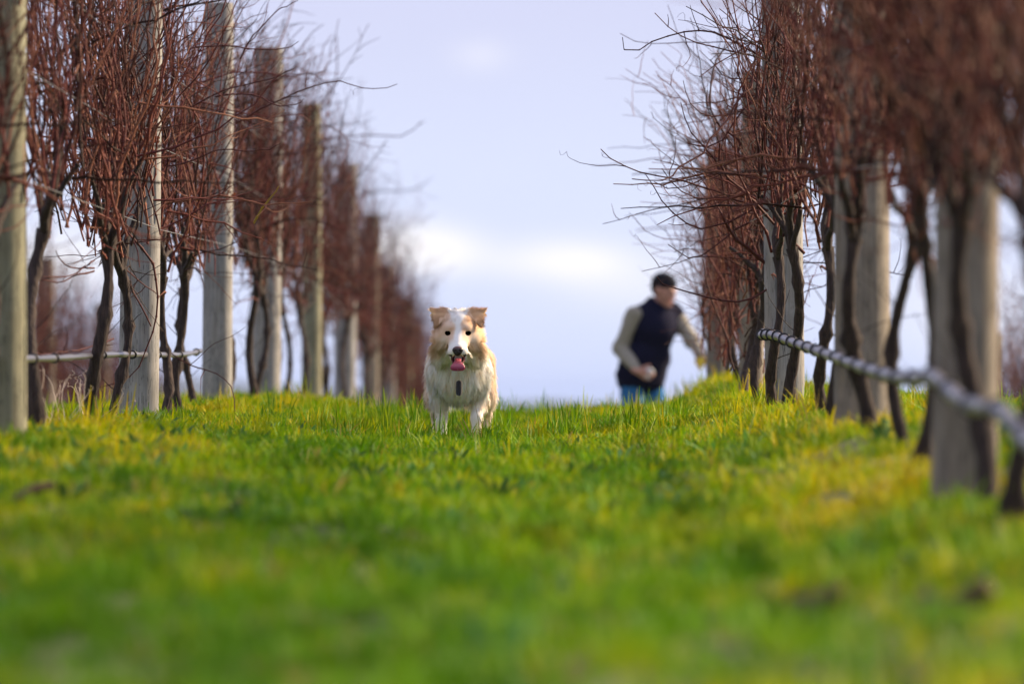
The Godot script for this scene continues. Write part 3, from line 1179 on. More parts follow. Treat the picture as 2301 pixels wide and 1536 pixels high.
func build_grass() -> void:
	var m := mat(Color.WHITE, 0.55, true)
	m.metallic_specular = 0.22
	m.backlight_enabled = true
	m.backlight = Color(0.85, 0.85, 0.4)
	var near := [-3.4, 3.2, 5.5, 20.5]
	var mid := [-3.0, 2.6, 20.5, 29.5]
	var far := [-4.2, 4.0, 29.5, 44.0]
	var beyond := [[-7.5, -3.4, 3.0, 29.5, 45.0], [3.2, 7.5, 3.0, 29.5, 45.0], [-7.5, -4.2, 29.5, 75.0, 25.0], [4.0, 7.5, 29.5, 75.0, 25.0], [-4.2, 4.0, 44.0, 75.0, 30.0], [-3.4, 3.2, 0.0, 5.5, 70.0]]
	lay("grass", "short bright green grass covering the path between the rows", tuft_mesh(1, 16, 0.025, 0.065, 0.04, 0.0022, 1.0, m), [near + [170.0], mid + [380.0], far + [90.0]], 51)
	lay("grass", "longer curved green grass blades standing among the short turf", tuft_mesh(2, 12, 0.045, 0.095, 0.03, 0.0026, 0.9, m), [near + [70.0], mid + [120.0], far + [45.0]] + beyond, 52)
	lay("grass", "fine yellowing grass mixed through the turf", tuft_mesh(3, 14, 0.025, 0.06, 0.04, 0.0017, 1.1, m), [near + [40.0], mid + [150.0], far + [30.0]], 53)
	lay("grass", "sparse tall grass stalks on the crest behind the dog", tuft_mesh(4, 4, 0.08, 0.15, 0.03, 0.0022, 0.7, m), [[-2.4, 2.4, 19.0, 30.0, 13.0], [-1.2, 0.6, 22.8, 28.5, 40.0], [0.6, 1.5, 30.0, 35.0, 25.0]], 54)
	# broad leaved weeds low in the turf
	var wm := mat(Color.WHITE, 0.65, true)
	wm.metallic_specular = 0.2
	wm.backlight_enabled = true
	wm.backlight = Color(0.5, 0.6, 0.4)
	lay("weeds", "low broad-leaved weeds among the foreground grass", tuft_mesh(5, 7, 0.04, 0.075, 0.02, 0.009, 1.4, wm), [[-2.6, 2.6, 5.5, 24.0, 9.0]], 55, 1.0, Color(0.10, 0.21, 0.07))


# dry sprigs, suckers, clods and dead leaves in the grass
func build_litter() -> void:
	rng.seed = 61
	var dry := mat(Color.WHITE, 0.8, true)
	# pale dry sprigs by the left trunks
	var spots := [[95, 880, 19.6, "pale dry weed sprig beside the first left trunk behind the front post", 0.22, Color(0.5, 0.4, 0.33)], [145, 885, 20.6, "pale dry weed sprig between the two leaning left trunks", 0.2, Color(0.5, 0.42, 0.36)], [200, 890, 21.6, "short pale curled sprig right of the leaning left trunk", 0.17, Color(0.52, 0.42, 0.34)]]
	for s in spots:
		var at := on_ground((s[0] - 1250.0) / FPX * s[2], s[2])
		var b := MB.new()
		for k in 7:
			var p := Vector3.ZERO
			var dir := (Vector3.UP + rv(0.7)).normalized()
			var pts := PackedVector3Array([p])
			var rad := PackedFloat32Array([0.0018])
			for q in 7:
				p += dir * s[4] / 6.0
				dir = (dir + rv(0.35)).normalized()
				pts.append(p)
				rad.append(0.0014)
			b.tube(pts, rad, 3, s[5])
			tendril(b, p, dir, 0.05, s[5])
		var o := solo("dry_sprig", b.mesh(dry), at)
		tag(o, s[3], "weed", "dry sprigs among the left trunks")
	# thin dark upright stalks before the left post
	var stalks := [[232, 960, 22.4, 0.16, "thin dark upright stalk in grass left of the sharp left post"], [287, 950, 22.9, 0.11, "thin grey stalk in grass just before the sharp left post"], [368, 980, 23.3, 0.17, "tall thin dark stalk in grass right of the sharp left post"], [380, 985, 23.1, 0.13, "second thin dark stalk right of the sharp left post"], [392, 960, 23.4, 0.1, "short crooked stalk right of the two dark stalks"]]
	for s in stalks:
		var b := MB.new()
		var p := Vector3(0, -0.02, 0)
		var dir := (Vector3.UP + rv(0.15)).normalized()
		var pts := PackedVector3Array([p])
		var rad := PackedFloat32Array([0.003])
		for q in 6:
			p += dir * (s[3] + 0.02) / 6.0
			dir = (dir + rv(0.16)).normalized()
			pts.append(p)
			rad.append(0.0027 - 0.0002 * q)
		b.tube(pts, rad, 5, Color(0.09, 0.05, 0.04), true)
		tag(solo("dry_stalk", b.mesh(dry), on_ground((s[0] - 1250.0) / FPX * s[2], s[2])), s[4], "stalk", "thin stalks before the left post")
	# fallen pieces of cane and clods in the blurred foreground
	var sticks := [[2125, 1405, 9.6, 0.17, 0.030, 0.5, "blurred brown fallen branch lying in the grass at lower right"], [1830, 1390, 9.75, 0.10, 0.024, 0.7, "small dark brown branch piece left of the fallen branch, lower right"], [30, 1150, 14.0, 0.22, 0.014, -0.6, "blurred brown stick in the grass at the far left edge"], [520, 1135, 14.2, 0.1, 0.016, 1.2, "reddish brown stick end poking from grass in left foreground"], [1632, 915, 24.0, 0.09, 0.003, 1.1, "tiny dark twig standing in grass left of the sharp right post"]]
	for s in sticks:
		var b := MB.new()
		var pts := PackedVector3Array()
		var rad := PackedFloat32Array()
		for q in 9:
			var t := q / 8.0 - 0.5
			pts.append(Vector3(t * s[3] * cos(s[5]), 0.028 + absf(t) * 0.02 + t * s[3] * sin(absf(s[5])) * 0.5, t * s[3] * sin(s[5])) + rv(0.006 if s[4] > 0.01 else 0.002))
			rad.append(s[4] * rng.randf_range(0.55, 1.25) * (0.5 + 0.5 * sin(PI * (0.1 + 0.8 * q / 8.0))))
		b.tube(pts, rad, 8, Color(0.085, 0.04, 0.025), true)
		tag(solo("fallen_branch", b.mesh(dry), on_ground((s[0] - 1250.0) / FPX * s[2], s[2])), s[6], "branch", "fallen bits of branch in the grass")
	# a few dead leaves still caught in the left canes
	var leaves := [[112, 195, 19.5, "rust brown dead leaf caught high in the left canes"], [346, 305, 23.2, "orange dead leaf caught beside the sharp left post"], [330, 200, 23.3, "small brown dead leaf caught above the orange one"], [523, 432, 28.8, "orange dead leaf hanging on the second sharp-edged left post"], [735, 250, 36.0, "blurred red dead leaf beside the short olive post top"], [1578, 800, 41.3, "yellow leaf hanging by the person's reaching hand"]]
	var lm := mat(Color.WHITE, 0.7, true)
	lm.backlight_enabled = true
	lm.backlight = Color(0.5, 0.5, 0.5)
	for s in leaves:
		var b := MB.new()
		var size := 0.024 if s[2] < 40.0 else 0.07
		var col := Color(0.30, 0.07, 0.015) if s[2] < 40.0 else Color(0.55, 0.42, 0.04)
		for q in 9:
			var t := q / 8.0
			var w := size * 0.6 * sin(PI * pow(t, 0.7)) + 0.001
			for e in 3:
				b.v.append(Vector3((e - 1) * w + 0.006 * sin(t * 9.0), -t * size * 1.6, 0.010 * sin(t * 5.0) + absf(e - 1) * w * 0.6))
				b.n.append(Vector3(0, 0, 1))
				b.c.append(col)
				b.t.append(Vector2.ZERO)
		for q in 8:
			for e in 2:
				var a := q * 3 + e
				b.i.append_array([a, a + 1, a + 4, a, a + 4, a + 3])
		var o := solo("dead_leaf", b.mesh(lm), seen(s[0], s[1], s[2]))
		o.rotation = Vector3(rng.randf_range(-0.4, 0.4), rng.randf_range(-0.5, 0.5), rng.randf_range(-0.5, 0.5))
		tag(o, s[3], "leaf", "dead leaves caught in the canes")


# ------------------------------------------------------------------ dog
const WHITE_FUR := Color(0.90, 0.87, 0.82)
const TAN_FUR := Color(0.66, 0.41, 0.23)
const CREAM_FUR := Color(0.84, 0.73, 0.61)


func dog_color(p: Vector3) -> Color:
	var w := noise.get_noise_3d(p.x * 900.0, p.y * 900.0, p.z * 900.0)
	var c := WHITE_FUR
	if p.z > 0.14 and p.y > 0.40:
		# face: white blaze and muzzle, tan mask, darker ears
		var ax := absf(p.x)
		var blaze := 0.006 + 0.030 * smoothstep(0.53, 0.60, p.y) + 0.05 * smoothstep(0.455, 0.42, p.y)
		var mask := smoothstep(blaze, blaze + 0.014, ax + 0.012 * w)
		var muzzle := smoothstep(0.055, 0.090, p.distance_to(Vector3(0, 0.40, 0.38)))
		var tone := Color(0.80, 0.60, 0.46).lerp(TAN_FUR, clampf(0.30 + 0.5 * smoothstep(0.05, 0.11, ax) + 0.9 * w, 0.0, 1.0))
		tone = tone.lerp(Color(0.52, 0.27, 0.12), 0.6 * exp(-pow((ax - 0.03) / 0.013, 2.0) - pow((p.y - 0.517) / 0.010, 2.0)))
		# paler cheek under the eye
		tone = tone.lerp(WHITE_FUR, 0.35 * exp(-pow((ax - 0.065) / 0.022, 2.0) - pow((p.y - 0.468) / 0.022, 2.0)))
		c = c.lerp(tone, mask * muzzle)
		if (p.y > 0.570 and ax > 0.05 + (0.6 - p.y) * 0.5) or (ax > 0.085 and p.y > 0.52):
			if true:
				c = TAN_FUR.lerp(Color(0.40, 0.23, 0.12), clampf(0.05 + 0.85 * smoothstep(0.595, 0.55, p.y) + 0.5 * w, 0.0, 1.0))
				if ax > 0.100 and p.y > 0.585:
					c = Color(0.75, 0.48, 0.24)
		if p.y < 0.43:
			c = c.lerp(CREAM_FUR, 0.4)
	else:
		# flanks and haunches tan, chest cream-white
		var flank := smoothstep(0.06, -0.08, p.z) * smoothstep(0.20, 0.28, p.y)
		if p.x > 0.0:
			flank *= 1.1
		else:
			flank *= 0.55
		c = c.lerp(TAN_FUR.lerp(CREAM_FUR, 0.1 if p.x > 0.0 else 0.45), clampf(flank * 1.1 + 0.5 * w, 0.0, 0.95) * smoothstep(0.05, 0.12, absf(p.x)))
		if p.z > 0.02:
			c = c.lerp(CREAM_FUR, clampf(0.35 + 0.8 * w, 0.0, 0.7))
		if p.y < 0.30 and p.z < -0.25:
			c = c.lerp(TAN_FUR, 0.45)
	return c


func build_dog() -> void:
	var y0 := -0.20
	var base := Vector3(DOG_X, EYE_Y + y0, -DOG_D)
	var t := thing("dog", "white and tan long-haired dog walking towards us, tongue out", "dog", base)
	# body field
	var b := Field.new(Vector3(-0.24, -0.02, -0.80), Vector3(0.24, 0.62, 0.36), 0.0095)
	b.cap(Vector3(0, 0.355, 0.02), Vector3(0, 0.365, -0.24), 0.108, 0.104, 0.05)
	b.cap(Vector3(0, 0.365, -0.24), Vector3(0, 0.385, -0.46), 0.106, 0.108, 0.05)
	b.ell(Vector3(0, 0.325, 0.07), Basis.IDENTITY, Vector3(0.108, 0.125, 0.10), 0.05)
	b.cap(Vector3(0, 0.40, 0.05), Vector3(0, 0.475, 0.17), 0.112, 0.088, 0.06)
	for s in [-1.0, 1.0]:
		var st: float = 0.03 * s
		b.cap(Vector3(0.09 * s, 0.33, 0.03), Vector3(0.087 * s, 0.21, 0.0), 0.062, 0.040, 0.04)
		b.cap(Vector3(0.087 * s, 0.21, 0.0), Vector3(0.079 * s, 0.12, 0.03 + st), 0.036, 0.025, 0.03)
		b.cap(Vector3(0.079 * s, 0.12, 0.03 + st), Vector3(0.077 * s, 0.035, 0.035 + st), 0.024, 0.022, 0.02)
		b.ell(Vector3(0.077 * s, 0.022, 0.062 + st), Basis.IDENTITY, Vector3(0.030, 0.022, 0.042), 0.02)
		for q in 4:
			b.ell(Vector3(0.077 * s + (q - 1.5) * 0.014, 0.016, 0.095 + st - absf(q - 1.5) * 0.008), Basis.IDENTITY, Vector3(0.008, 0.014, 0.014), 0.006)
		b.cap(Vector3(0.076 * s, 0.37, -0.43), Vector3(0.108 * s, 0.235, -0.38 - st), 0.084, 0.050, 0.04)
		b.cap(Vector3(0.108 * s, 0.235, -0.38 - st), Vector3(0.112 * s, 0.135, -0.51 - st), 0.046, 0.026, 0.03)
		b.cap(Vector3(0.112 * s, 0.135, -0.51 - st), Vector3(0.110 * s, 0.03, -0.485 - st), 0.024, 0.022, 0.02)
		b.ell(Vector3(0.110 * s, 0.022, -0.46 - st), Basis.IDENTITY, Vector3(0.028, 0.022, 0.042), 0.02)
	b.cap(Vector3(0, 0.43, -0.55), Vector3(0.02, 0.33, -0.66), 0.045, 0.035, 0.03)
	b.cap(Vector3(0.02, 0.33, -0.66), Vector3(0.03, 0.20, -0.71), 0.035, 0.018, 0.02)
	var bm := b.mesh()
	# head field
	var h := Field.new(Vector3(-0.16, 0.34, 0.10), Vector3(0.16, 0.64, 0.44), 0.0042)
	h.ell(Vector3(0, 0.520, 0.235), Basis.IDENTITY, Vector3(0.084, 0.086, 0.088), 0.03)
	for s in [-1.0, 1.0]:
		h.ell(Vector3(0.062 * s, 0.435, 0.185), Basis.IDENTITY, Vector3(0.058, 0.075, 0.06), 0.04)
	h.cap(Vector3(0, 0.475, 0.15), Vector3(0, 0.50, 0.20), 0.088, 0.080, 0.04)
	h.cap(Vector3(0, 0.485, 0.285), Vector3(0, 0.426, 0.368), 0.054, 0.036, 0.035)
	for s in [-1.0, 1.0]:
		h.ell(Vector3(0.055 * s, 0.478, 0.245), Basis.IDENTITY, Vector3(0.050, 0.046, 0.055), 0.03)
		h.ell(Vector3(0.034 * s, 0.522, 0.295), Basis.IDENTITY, Vector3(0.026, 0.018, 0.022), 0.02)
		h.ell(Vector3(0.022 * s, 0.416, 0.366), Basis.IDENTITY, Vector3(0.024, 0.022, 0.032), 0.015)
		# eye sockets
		h.ell(Vector3(0.042 * s, 0.499, 0.324), Basis.IDENTITY, Vector3(0.011, 0.009, 0.012), -0.006)
		# ear: standing back part, then the flap folding forward and down
		h.tri(Vector3(0.038 * s, 0.575, 0.235), Vector3(0.090 * s, 0.548, 0.20), Vector3(0.114 * s, 0.598, 0.225), 0.007, 0.015)
		h.tri(Vector3(0.032 * s, 0.597, 0.262), Vector3(0.114 * s, 0.598, 0.235), Vector3(0.100 * s, 0.530, 0.285), 0.0065, 0.006)
		h.tri(Vector3(0.038 * s, 0.575, 0.235), Vector3(0.040 * s, 0.606, 0.250), Vector3(0.114 * s, 0.602, 0.230), 0.0068, 0.01)
	# lower jaw, then the open mouth
	h.cap(Vector3(0, 0.400, 0.255), Vector3(0, 0.362, 0.345), 0.038, 0.021, 0.02)
	h.cap(Vector3(0, 0.388, 0.300), Vector3(0, 0.380, 0.42), 0.023, 0.022, -0.008)
	h.cap(Vector3(-0.036, 0.398, 0.312), Vector3(0.036, 0.398, 0.312), 0.007, 0.007, -0.006)
	var hm := h.mesh()
	var skin := MB.new()
	for q in [bm, hm]:
		var cols := PackedColorArray()
		for p in q[0]:
			var c := dog_color(p)
			if q == hm:
				var in_mouth: bool = p.z > 0.285 and absf(p.y - 0.388) < 0.026 and absf(p.x) < 0.044 and p.z < 0.37
				var lip: bool = p.z > 0.29 and absf(p.y - 0.398) < 0.007 and absf(p.x) > 0.024 and absf(p.x) < 0.042
				if in_mouth:
					c = Color(0.10, 0.025, 0.028)
				elif lip:
					c = Color(0.03, 0.015, 0.015)
			cols.append(c)
		skin.add(q, cols)
	var sm := mat(Color.WHITE, 0.9, true)
	part("body", skin.mesh(sm), t)
	# fur
	rng.seed = 808
	var fur := MB.new()
	for q in [bm, hm]:
		var vs: PackedVector3Array = q[0]
		var ns: PackedVector3Array = q[1]
		for k in vs.size():
			var p := vs[k]
			var n := ns[k]
			var times := 3 if q == bm else 1
			if q == hm and rng.randf() < 0.25:
				continue
			for e in times:
				var len := 0.04
				var flow := Vector3(0, -0.75, -0.55)
				if q == hm:
					if p.z < 0.17:
						continue
					var away := (p - Vector3(0, 0.46, 0.42))
					flow = away.normalized() + Vector3(0, -0.15, 0)
					var far := away.length()
					len = lerpf(0.005, 0.030, smoothstep(0.10, 0.24, far))
					if p.y < 0.46 and absf(p.x) > 0.045:
						len = 0.042
						flow = Vector3(signf(p.x) * 0.45, -0.8, -0.3)
					if p.y > 0.56 or (absf(p.x) > 0.09 and p.y > 0.53):
						len = 0.018
						flow = Vector3(signf(p.x) * 0.6, -0.6, 0.2)
						if p.y > 0.59:
							flow = Vector3(signf(p.x) * 0.5, 0.35, 0.1)
					# keep eyes, nose and mouth clear
					if p.distance_to(Vector3(signf(p.x) * 0.042, 0.499, 0.318)) < 0.017 or p.distance_to(Vector3(0, 0.418, 0.41)) < 0.026:
						continue
					if p.z > 0.265 and p.y < 0.412 and absf(p.x) < 0.056 and p.y > 0.366:
						continue
				else:
					if p.y < 0.17:
						len = 0.012 if p.z > -0.2 else 0.022
						flow = Vector3(0, -1, -0.2)
					elif p.z > 0.0:
						len = 0.05
						flow = Vector3(n.x * 0.25, -1.0, 0.1)
					else:
						len = 0.05
						flow = Vector3(n.x * 0.2, -0.7, -0.6)
					if p.z < -0.57:
						len = 0.06
				if q == bm:
					len *= lerpf(1.0, 0.6, absf(n.x))
				len *= rng.randf_range(0.5, 1.25)
				var root := p + (rv(0.005) if q == bm else rv(0.002))
				var clump := Vector3(noise.get_noise_3d(p.x * 2600.0, p.y * 1400.0, p.z * 2600.0), 0, noise.get_noise_3d(p.x * 2600.0 + 500.0, p.y * 1400.0, p.z * 2600.0)) * 1.1
				var dir := (flow.normalized() + n * 0.30 + clump + rv(0.18)).normalized()
				var droop := Vector3(0, -0.35, 0) if q == bm else Vector3.ZERO
				var side := dir.cross(n)
				if side.length() < 0.05:
					continue
				side = side.normalized()
				var w := rng.randf_range(0.0010, 0.0022) if len > 0.02 else 0.0011
				var c := dog_color(p) * ((1.22 if q == bm else 1.06) * rng.randf_range(0.88, 1.08) * (1.0 + 0.15 * noise.get_noise_3d(p.x * 2600.0 + 90.0, p.y * 1300.0, p.z * 2600.0)))
				c = c.lerp(Color(c.r * 0.68, c.g * 0.56, c.b * 0.44), 0.6 * smoothstep(0.08, 0.45, noise.get_noise_3d(p.x * 3400.0 - 90.0, p.y * 1100.0, p.z * 3400.0)))
				c = Color(minf(c.r, 0.96), minf(c.g, 0.95), minf(c.b, 0.93))
				var s0 := fur.v.size()
				var pt := root - n * 0.002
				for s in 4:
					var ww := w * (1.0 - s / 3.0) + 0.0001
					fur.v.append(pt - side * ww)
					fur.v.append(pt + side * ww)
					var fn := (n * 0.8 + side.cross(dir) * 0.0 + Vector3.ZERO).normalized()
					fur.n.append(fn)
					fur.n.append(fn)
					fur.c.append(c)
					fur.c.append(c)
					fur.t.append(Vector2.ZERO)
					fur.t.append(Vector2.ZERO)
					dir = (dir + droop * 0.33 + n * -0.08).normalized()
					pt += dir * len / 3.0
				for s in 3:
					var a := s0 + s * 2
					fur.i.append_array([a, a + 1, a + 3, a, a + 3, a + 2])
	for k in range(0, fur.i.size(), 3):
		var p := fur.v[fur.i[k]]
		if (fur.v[fur.i[k + 1]] - p).cross(fur.v[fur.i[k + 2]] - p).dot(fur.n[fur.i[k]]) > 0.0:
			var e := fur.i[k + 1]
			fur.i[k + 1] = fur.i[k + 2]
			fur.i[k + 2] = e
	var fm := mat(Color.WHITE, 0.75, true)
	fm.backlight_enabled = true
	fm.backlight = Color(0.35, 0.35, 0.35)
	part("fur", fur.mesh(fm), t, true)
	# eyes, nose, tongue, tag
	var dark := mat(Color(0.012, 0.009, 0.008), 0.25)
	var iris := mat(Color(0.16, 0.075, 0.028), 0.12)
	for s in [-1.0, 1.0]:
		var e := MB.new()
		e.ellipsoid(Vector3(0.0425 * s, 0.4985, 0.3165), Basis(Vector3.BACK, 0.3 * s), Vector3(0.0165, 0.0112, 0.0085), Color.WHITE)
		var lid := part("eye", e.mesh(dark), t)
		var i := MB.new()
		i.ellipsoid(Vector3(0.0410 * s, 0.4985, 0.3206), Basis.IDENTITY, Vector3(0.0084, 0.0084, 0.0062), Color.WHITE)
		part("iris", i.mesh(iris), lid)
		var pu := MB.new()
		pu.ellipsoid(Vector3(0.0408 * s, 0.4985, 0.3252), Basis.IDENTITY, Vector3(0.0036, 0.0036, 0.0020), Color.WHITE)
		part("pupil", pu.mesh(dark), lid)
	var nb := Field.new(Vector3(-0.03, 0.38, 0.36), Vector3(0.03, 0.46, 0.44), 0.0022)
	nb.ell(Vector3(0, 0.424, 0.400), Basis.IDENTITY, Vector3(0.024, 0.017, 0.014), 0.006)
	nb.ell(Vector3(0, 0.412, 0.402), Basis.IDENTITY, Vector3(0.016, 0.015, 0.011), 0.008)
	for s in [-1.0, 1.0]:
		nb.ell(Vector3(0.0105 * s, 0.419, 0.415), Basis.IDENTITY, Vector3(0.005, 0.004, 0.008), -0.003)
	var nm := nb.mesh()
	var nmb := MB.new()
	var ncol := PackedColorArray()
	for p in nm[0]:
		ncol.append(Color(0.022, 0.013, 0.012).lerp(Color(0.13, 0.06, 0.055), smoothstep(0.426, 0.437, p.y)))
	nmb.add(nm, ncol)
	part("nose", nmb.mesh(mat(Color.WHITE, 0.35, true)), t)
	var tf := Field.new(Vector3(-0.055, 0.30, 0.28), Vector3(0.055, 0.44, 0.44), 0.003)
	var prev := Vector3(0, 0.386, 0.30)
	for k in range(1, 10):
		var u := k / 9.0
		var cur := Vector3(0, 0.386 - 0.050 * pow(u, 1.6), 0.30 + 0.095 * sin(u * 1.9))
		var hw := lerpf(0.015, 0.018, u) + 0.014 * smoothstep(0.5, 0.95, u)
		var tr := Basis(Vector3.RIGHT, lerpf(0.1, 1.25, u))
		tf.ell((prev + cur) * 0.5, tr, Vector3(hw, 0.0042, 0.011), 0.008)
		prev = cur
	tf.cap(Vector3(0, 0.390, 0.34), prev + Vector3(0, 0, 0.006), 0.002, 0.0025, -0.004)
	var tmesh := tf.mesh()
	var tb := MB.new()
	var tcol := PackedColorArray()
	for p in tmesh[0]:
		tcol.append(Color(0.46, 0.11, 0.16).lerp(Color(0.30, 0.04, 0.10), smoothstep(0.358, 0.345, p.y)))
	tb.add(tmesh, tcol)
	var tm := mat(Color.WHITE, 0.45, true)
	tm.subsurf_scatter_enabled = true
	tm.subsurf_scatter_strength = 0.2
	part("tongue", tb.mesh(tm), t)
	var g := MB.new()
	var gp := PackedVector3Array()
	var gr := PackedFloat32Array()
	for k in 21:
		var u := k / 20.0
		gp.append(Vector3(0.004, 0.290 - 0.068 * u, 0.256 + 0.004 * u))
		gr.append(0.0145 * sqrt(maxf(1.0 - pow(absf(u * 2.0 - 1.0), 7.0), 0.05)))
	g.tube(gp, gr, 14, Color.WHITE, true)
	for k in g.v.size():
		g.v[k].z = 0.258 + (g.v[k].z - 0.258) * 0.6
	part("collar_tag", g.mesh(mat(Color(0.006, 0.006, 0.01), 0.6)), t)


# ------------------------------------------------------------------ person
func hand(b: Field, wrist: Vector3, fd: Vector3, pn: Vector3, curl: float, thumb_side: float) -> void:
	fd = fd.normalized()
	var sd := fd.cross(pn).normalized()
	pn = sd.cross(fd).normalized()
	b.cap(wrist - fd * 0.03, wrist + fd * 0.02, 0.027, 0.026, 0.015)
	b.ell(wrist + fd * 0.055, Basis(sd, pn, fd), Vector3(0.040, 0.017, 0.050), 0.015)
	var lens := [0.066, 0.078, 0.072, 0.056]
	for k in 4:
		var root := wrist + fd * (0.092 - absf(k - 1.3) * 0.004) + sd * (1.5 - k) * 0.0205 * thumb_side
		var a1 := curl * 0.6
		var a2 := curl * 1.5
		var d1 := fd * cos(a1) + pn * sin(a1)
		var d2 := fd * cos(a2) + pn * sin(a2)
		var a3 := curl * 2.2
		var d3 := fd * cos(a3) + pn * sin(a3)
		var m1: Vector3 = root + d1 * lens[k] * 0.45
		var m2: Vector3 = m1 + d2 * lens[k] * 0.32
		b.cap(root - d1 * 0.012, m1, 0.0095, 0.0088, 0.004)
		b.cap(m1, m2, 0.0088, 0.0082, 0.004)
		b.cap(m2, m2 + d3 * lens[k] * 0.25, 0.0082, 0.0072, 0.004)
	var tr := wrist + fd * 0.028 + sd * 0.032 * thumb_side
	var td := (fd * 0.62 + sd * 0.6 * thumb_side + pn * 0.45).normalized()
	b.cap(tr, tr + td * 0.042, 0.0135, 0.0105, 0.01)
	b.cap(tr + td * 0.042, tr + td * 0.042 + (td + pn * 0.5 + fd * 0.4).normalized() * 0.030, 0.0105, 0.0085, 0.006)


func simple(called: String, f: Field, col: Color, rough: float, parent: Node3D, fold := 0.0) -> void:
	var q := f.mesh()
	var b := MB.new()
	var cols := PackedColorArray()
	for k in q[0].size():
		var p: Vector3 = q[0][k]
		var w := noise.get_noise_3d(p.x * 260.0, p.y * 420.0, p.z * 260.0)
		w += 0.5 * noise.get_noise_3d(p.x * 900.0 + 60.0, p.y * 1500.0, p.z * 900.0)
		q[0][k] = p + q[1][k] * w * fold
		cols.append(col)
	b.add(q, cols)
	var m := mat(Color.WHITE, rough, true)
	m.metallic_specular = 0.2
	part(called, b.mesh(m), parent)


func build_person() -> void:
	var base := on_ground(MAN_X, MAN_D)
	base.y = EYE_Y - 0.68
	var t := thing("person", "person in navy vest, dark cap and jeans leaning toward the right vine row", "person", base)
	var f := Vector3(0.64, 0, 0.77)
	var lf := Vector3(0.77, 0, -0.64)
	var pelvis := Vector3(-0.03, 0.88, 0.0)
	var waist := Vector3(0.0, 1.02, 0.01)
	var chest := Vector3(0.055, 1.24, 0.045)
	var neck := Vector3(0.09, 1.41, 0.075)
	var head := Vector3(0.145, 1.545, 0.125)
	var rs := Vector3(-0.085, 1.36, 0.17)
	var re := Vector3(-0.205, 1.09, 0.13)
	var rw := Vector3(-0.075, 0.925, 0.29)
	var ls := Vector3(0.235, 1.36, -0.07)
	var le := Vector3(0.36, 1.15, 0.05)
	var lw := Vector3(0.455, 1.00, 0.15)
	var hips := [pelvis - lf * 0.09 - Vector3(0, 0.05, 0), pelvis + lf * 0.09 - Vector3(0, 0.05, 0)]
	var knees := [Vector3(-0.10, 0.47, 0.15), Vector3(0.09, 0.47, 0.0)]
	var ankles := [Vector3(-0.13, 0.09, 0.06), Vector3(0.05, 0.09, -0.10)]
	# body under the clothes, with head and hands
	var skin_col := Color(0.52, 0.27, 0.20)
	var b := Field.new(Vector3(-0.36, -0.02, -0.32), Vector3(0.62, 1.5, 0.48), 0.014)
	b.cap(pelvis, waist, 0.125, 0.115, 0.05)
	b.cap(waist, chest, 0.115, 0.13, 0.06)
	b.cap(rs, ls, 0.042, 0.042, 0.04)
	b.cap(chest, neck, 0.10, 0.058, 0.05)
	b.cap(neck, head - Vector3(0.0, 0.05, 0.0), 0.056, 0.055, 0.03)
	b.cap(rs, re, 0.042, 0.034, 0.02)
	b.cap(re, rw, 0.040, 0.026, 0.02)
	b.cap(ls, le, 0.042, 0.034, 0.02)
	b.cap(le, lw, 0.040, 0.026, 0.02)
	for k in 2:
		b.cap(hips[k], knees[k], 0.066, 0.050, 0.03)
		b.cap(knees[k], ankles[k], 0.055, 0.036, 0.02)
		b.cap(ankles[k], ankles[k] + f * 0.13 - Vector3(0, 0.05, 0), 0.036, 0.028, 0.02)
	var bm := b.mesh()
	# head, looking down to the right
	var hf := Vector3(0.78, -0.30, 0.55).normalized()
	var hr := Vector3.UP.cross(hf).normalized()
	var hb := Basis(hr, hf.cross(hr).normalized(), hf)
	var at := func(x: float, y: float, z: float) -> Vector3: return head + hb * Vector3(x, y, z)
	var h := Field.new(head - Vector3(0.15, 0.17, 0.15), head + Vector3(0.15, 0.16, 0.15), 0.004)
	h.ell(at.call(0, 0.03, -0.012), hb, Vector3(0.077, 0.092, 0.098), 0.02)
	h.ell(at.call(0, -0.035, 0.03), hb, Vector3(0.060, 0.075, 0.066), 0.03)
	h.cap(at.call(-0.02, -0.095, 0.065), at.call(0.02, -0.095, 0.065), 0.022, 0.022, 0.02)
	h.cap(at.call(0, 0.012, 0.088), at.call(0, -0.028, 0.108), 0.011, 0.016, 0.012)
	h.cap(at.call(-0.035, 0.028, 0.082), at.call(0.035, 0.028, 0.082), 0.012, 0.012, 0.012)
	h.cap(at.call(-0.02, -0.062, 0.090), at.call(0.02, -0.062, 0.090), 0.008, 0.008, 0.008)
	h.cap(at.call(-0.024, -0.0555, 0.099), at.call(0.024, -0.0555, 0.099), 0.003, 0.003, -0.003)
	for s in [-1.0, 1.0]:
		h.ell(at.call(0.031 * s, 0.008, 0.092), hb, Vector3(0.016, 0.010, 0.012), -0.008)
		h.ell(at.call(0.079 * s, -0.004, -0.008), hb * Basis(Vector3.UP, 0.35 * s), Vector3(0.010, 0.031, 0.020), 0.008)
	h.cap(head + Vector3(-0.01, -0.06, -0.02), neck, 0.054, 0.056, 0.03)
	var hm := h.mesh()
	var rh := Field.new(rw - Vector3(0.13, 0.16, 0.1), rw + Vector3(0.17, 0.10, 0.17), 0.0036)
	hand(rh, rw + (rw - re).normalized() * 0.02, Vector3(0.75, -0.38, 0.40), Vector3(0.35, 0.45, -0.8), 0.95, 1.0)
	var lh := Field.new(lw - Vector3(0.10, 0.14, 0.08), lw + Vector3(0.2, 0.12, 0.2), 0.0036)
	hand(lh, lw + (lw - le).normalized() * 0.02, Vector3(0.80, -0.45, 0.45), Vector3(-0.4, -0.8, 0.3), 0.5, -1.0)
	var skin := MB.new()
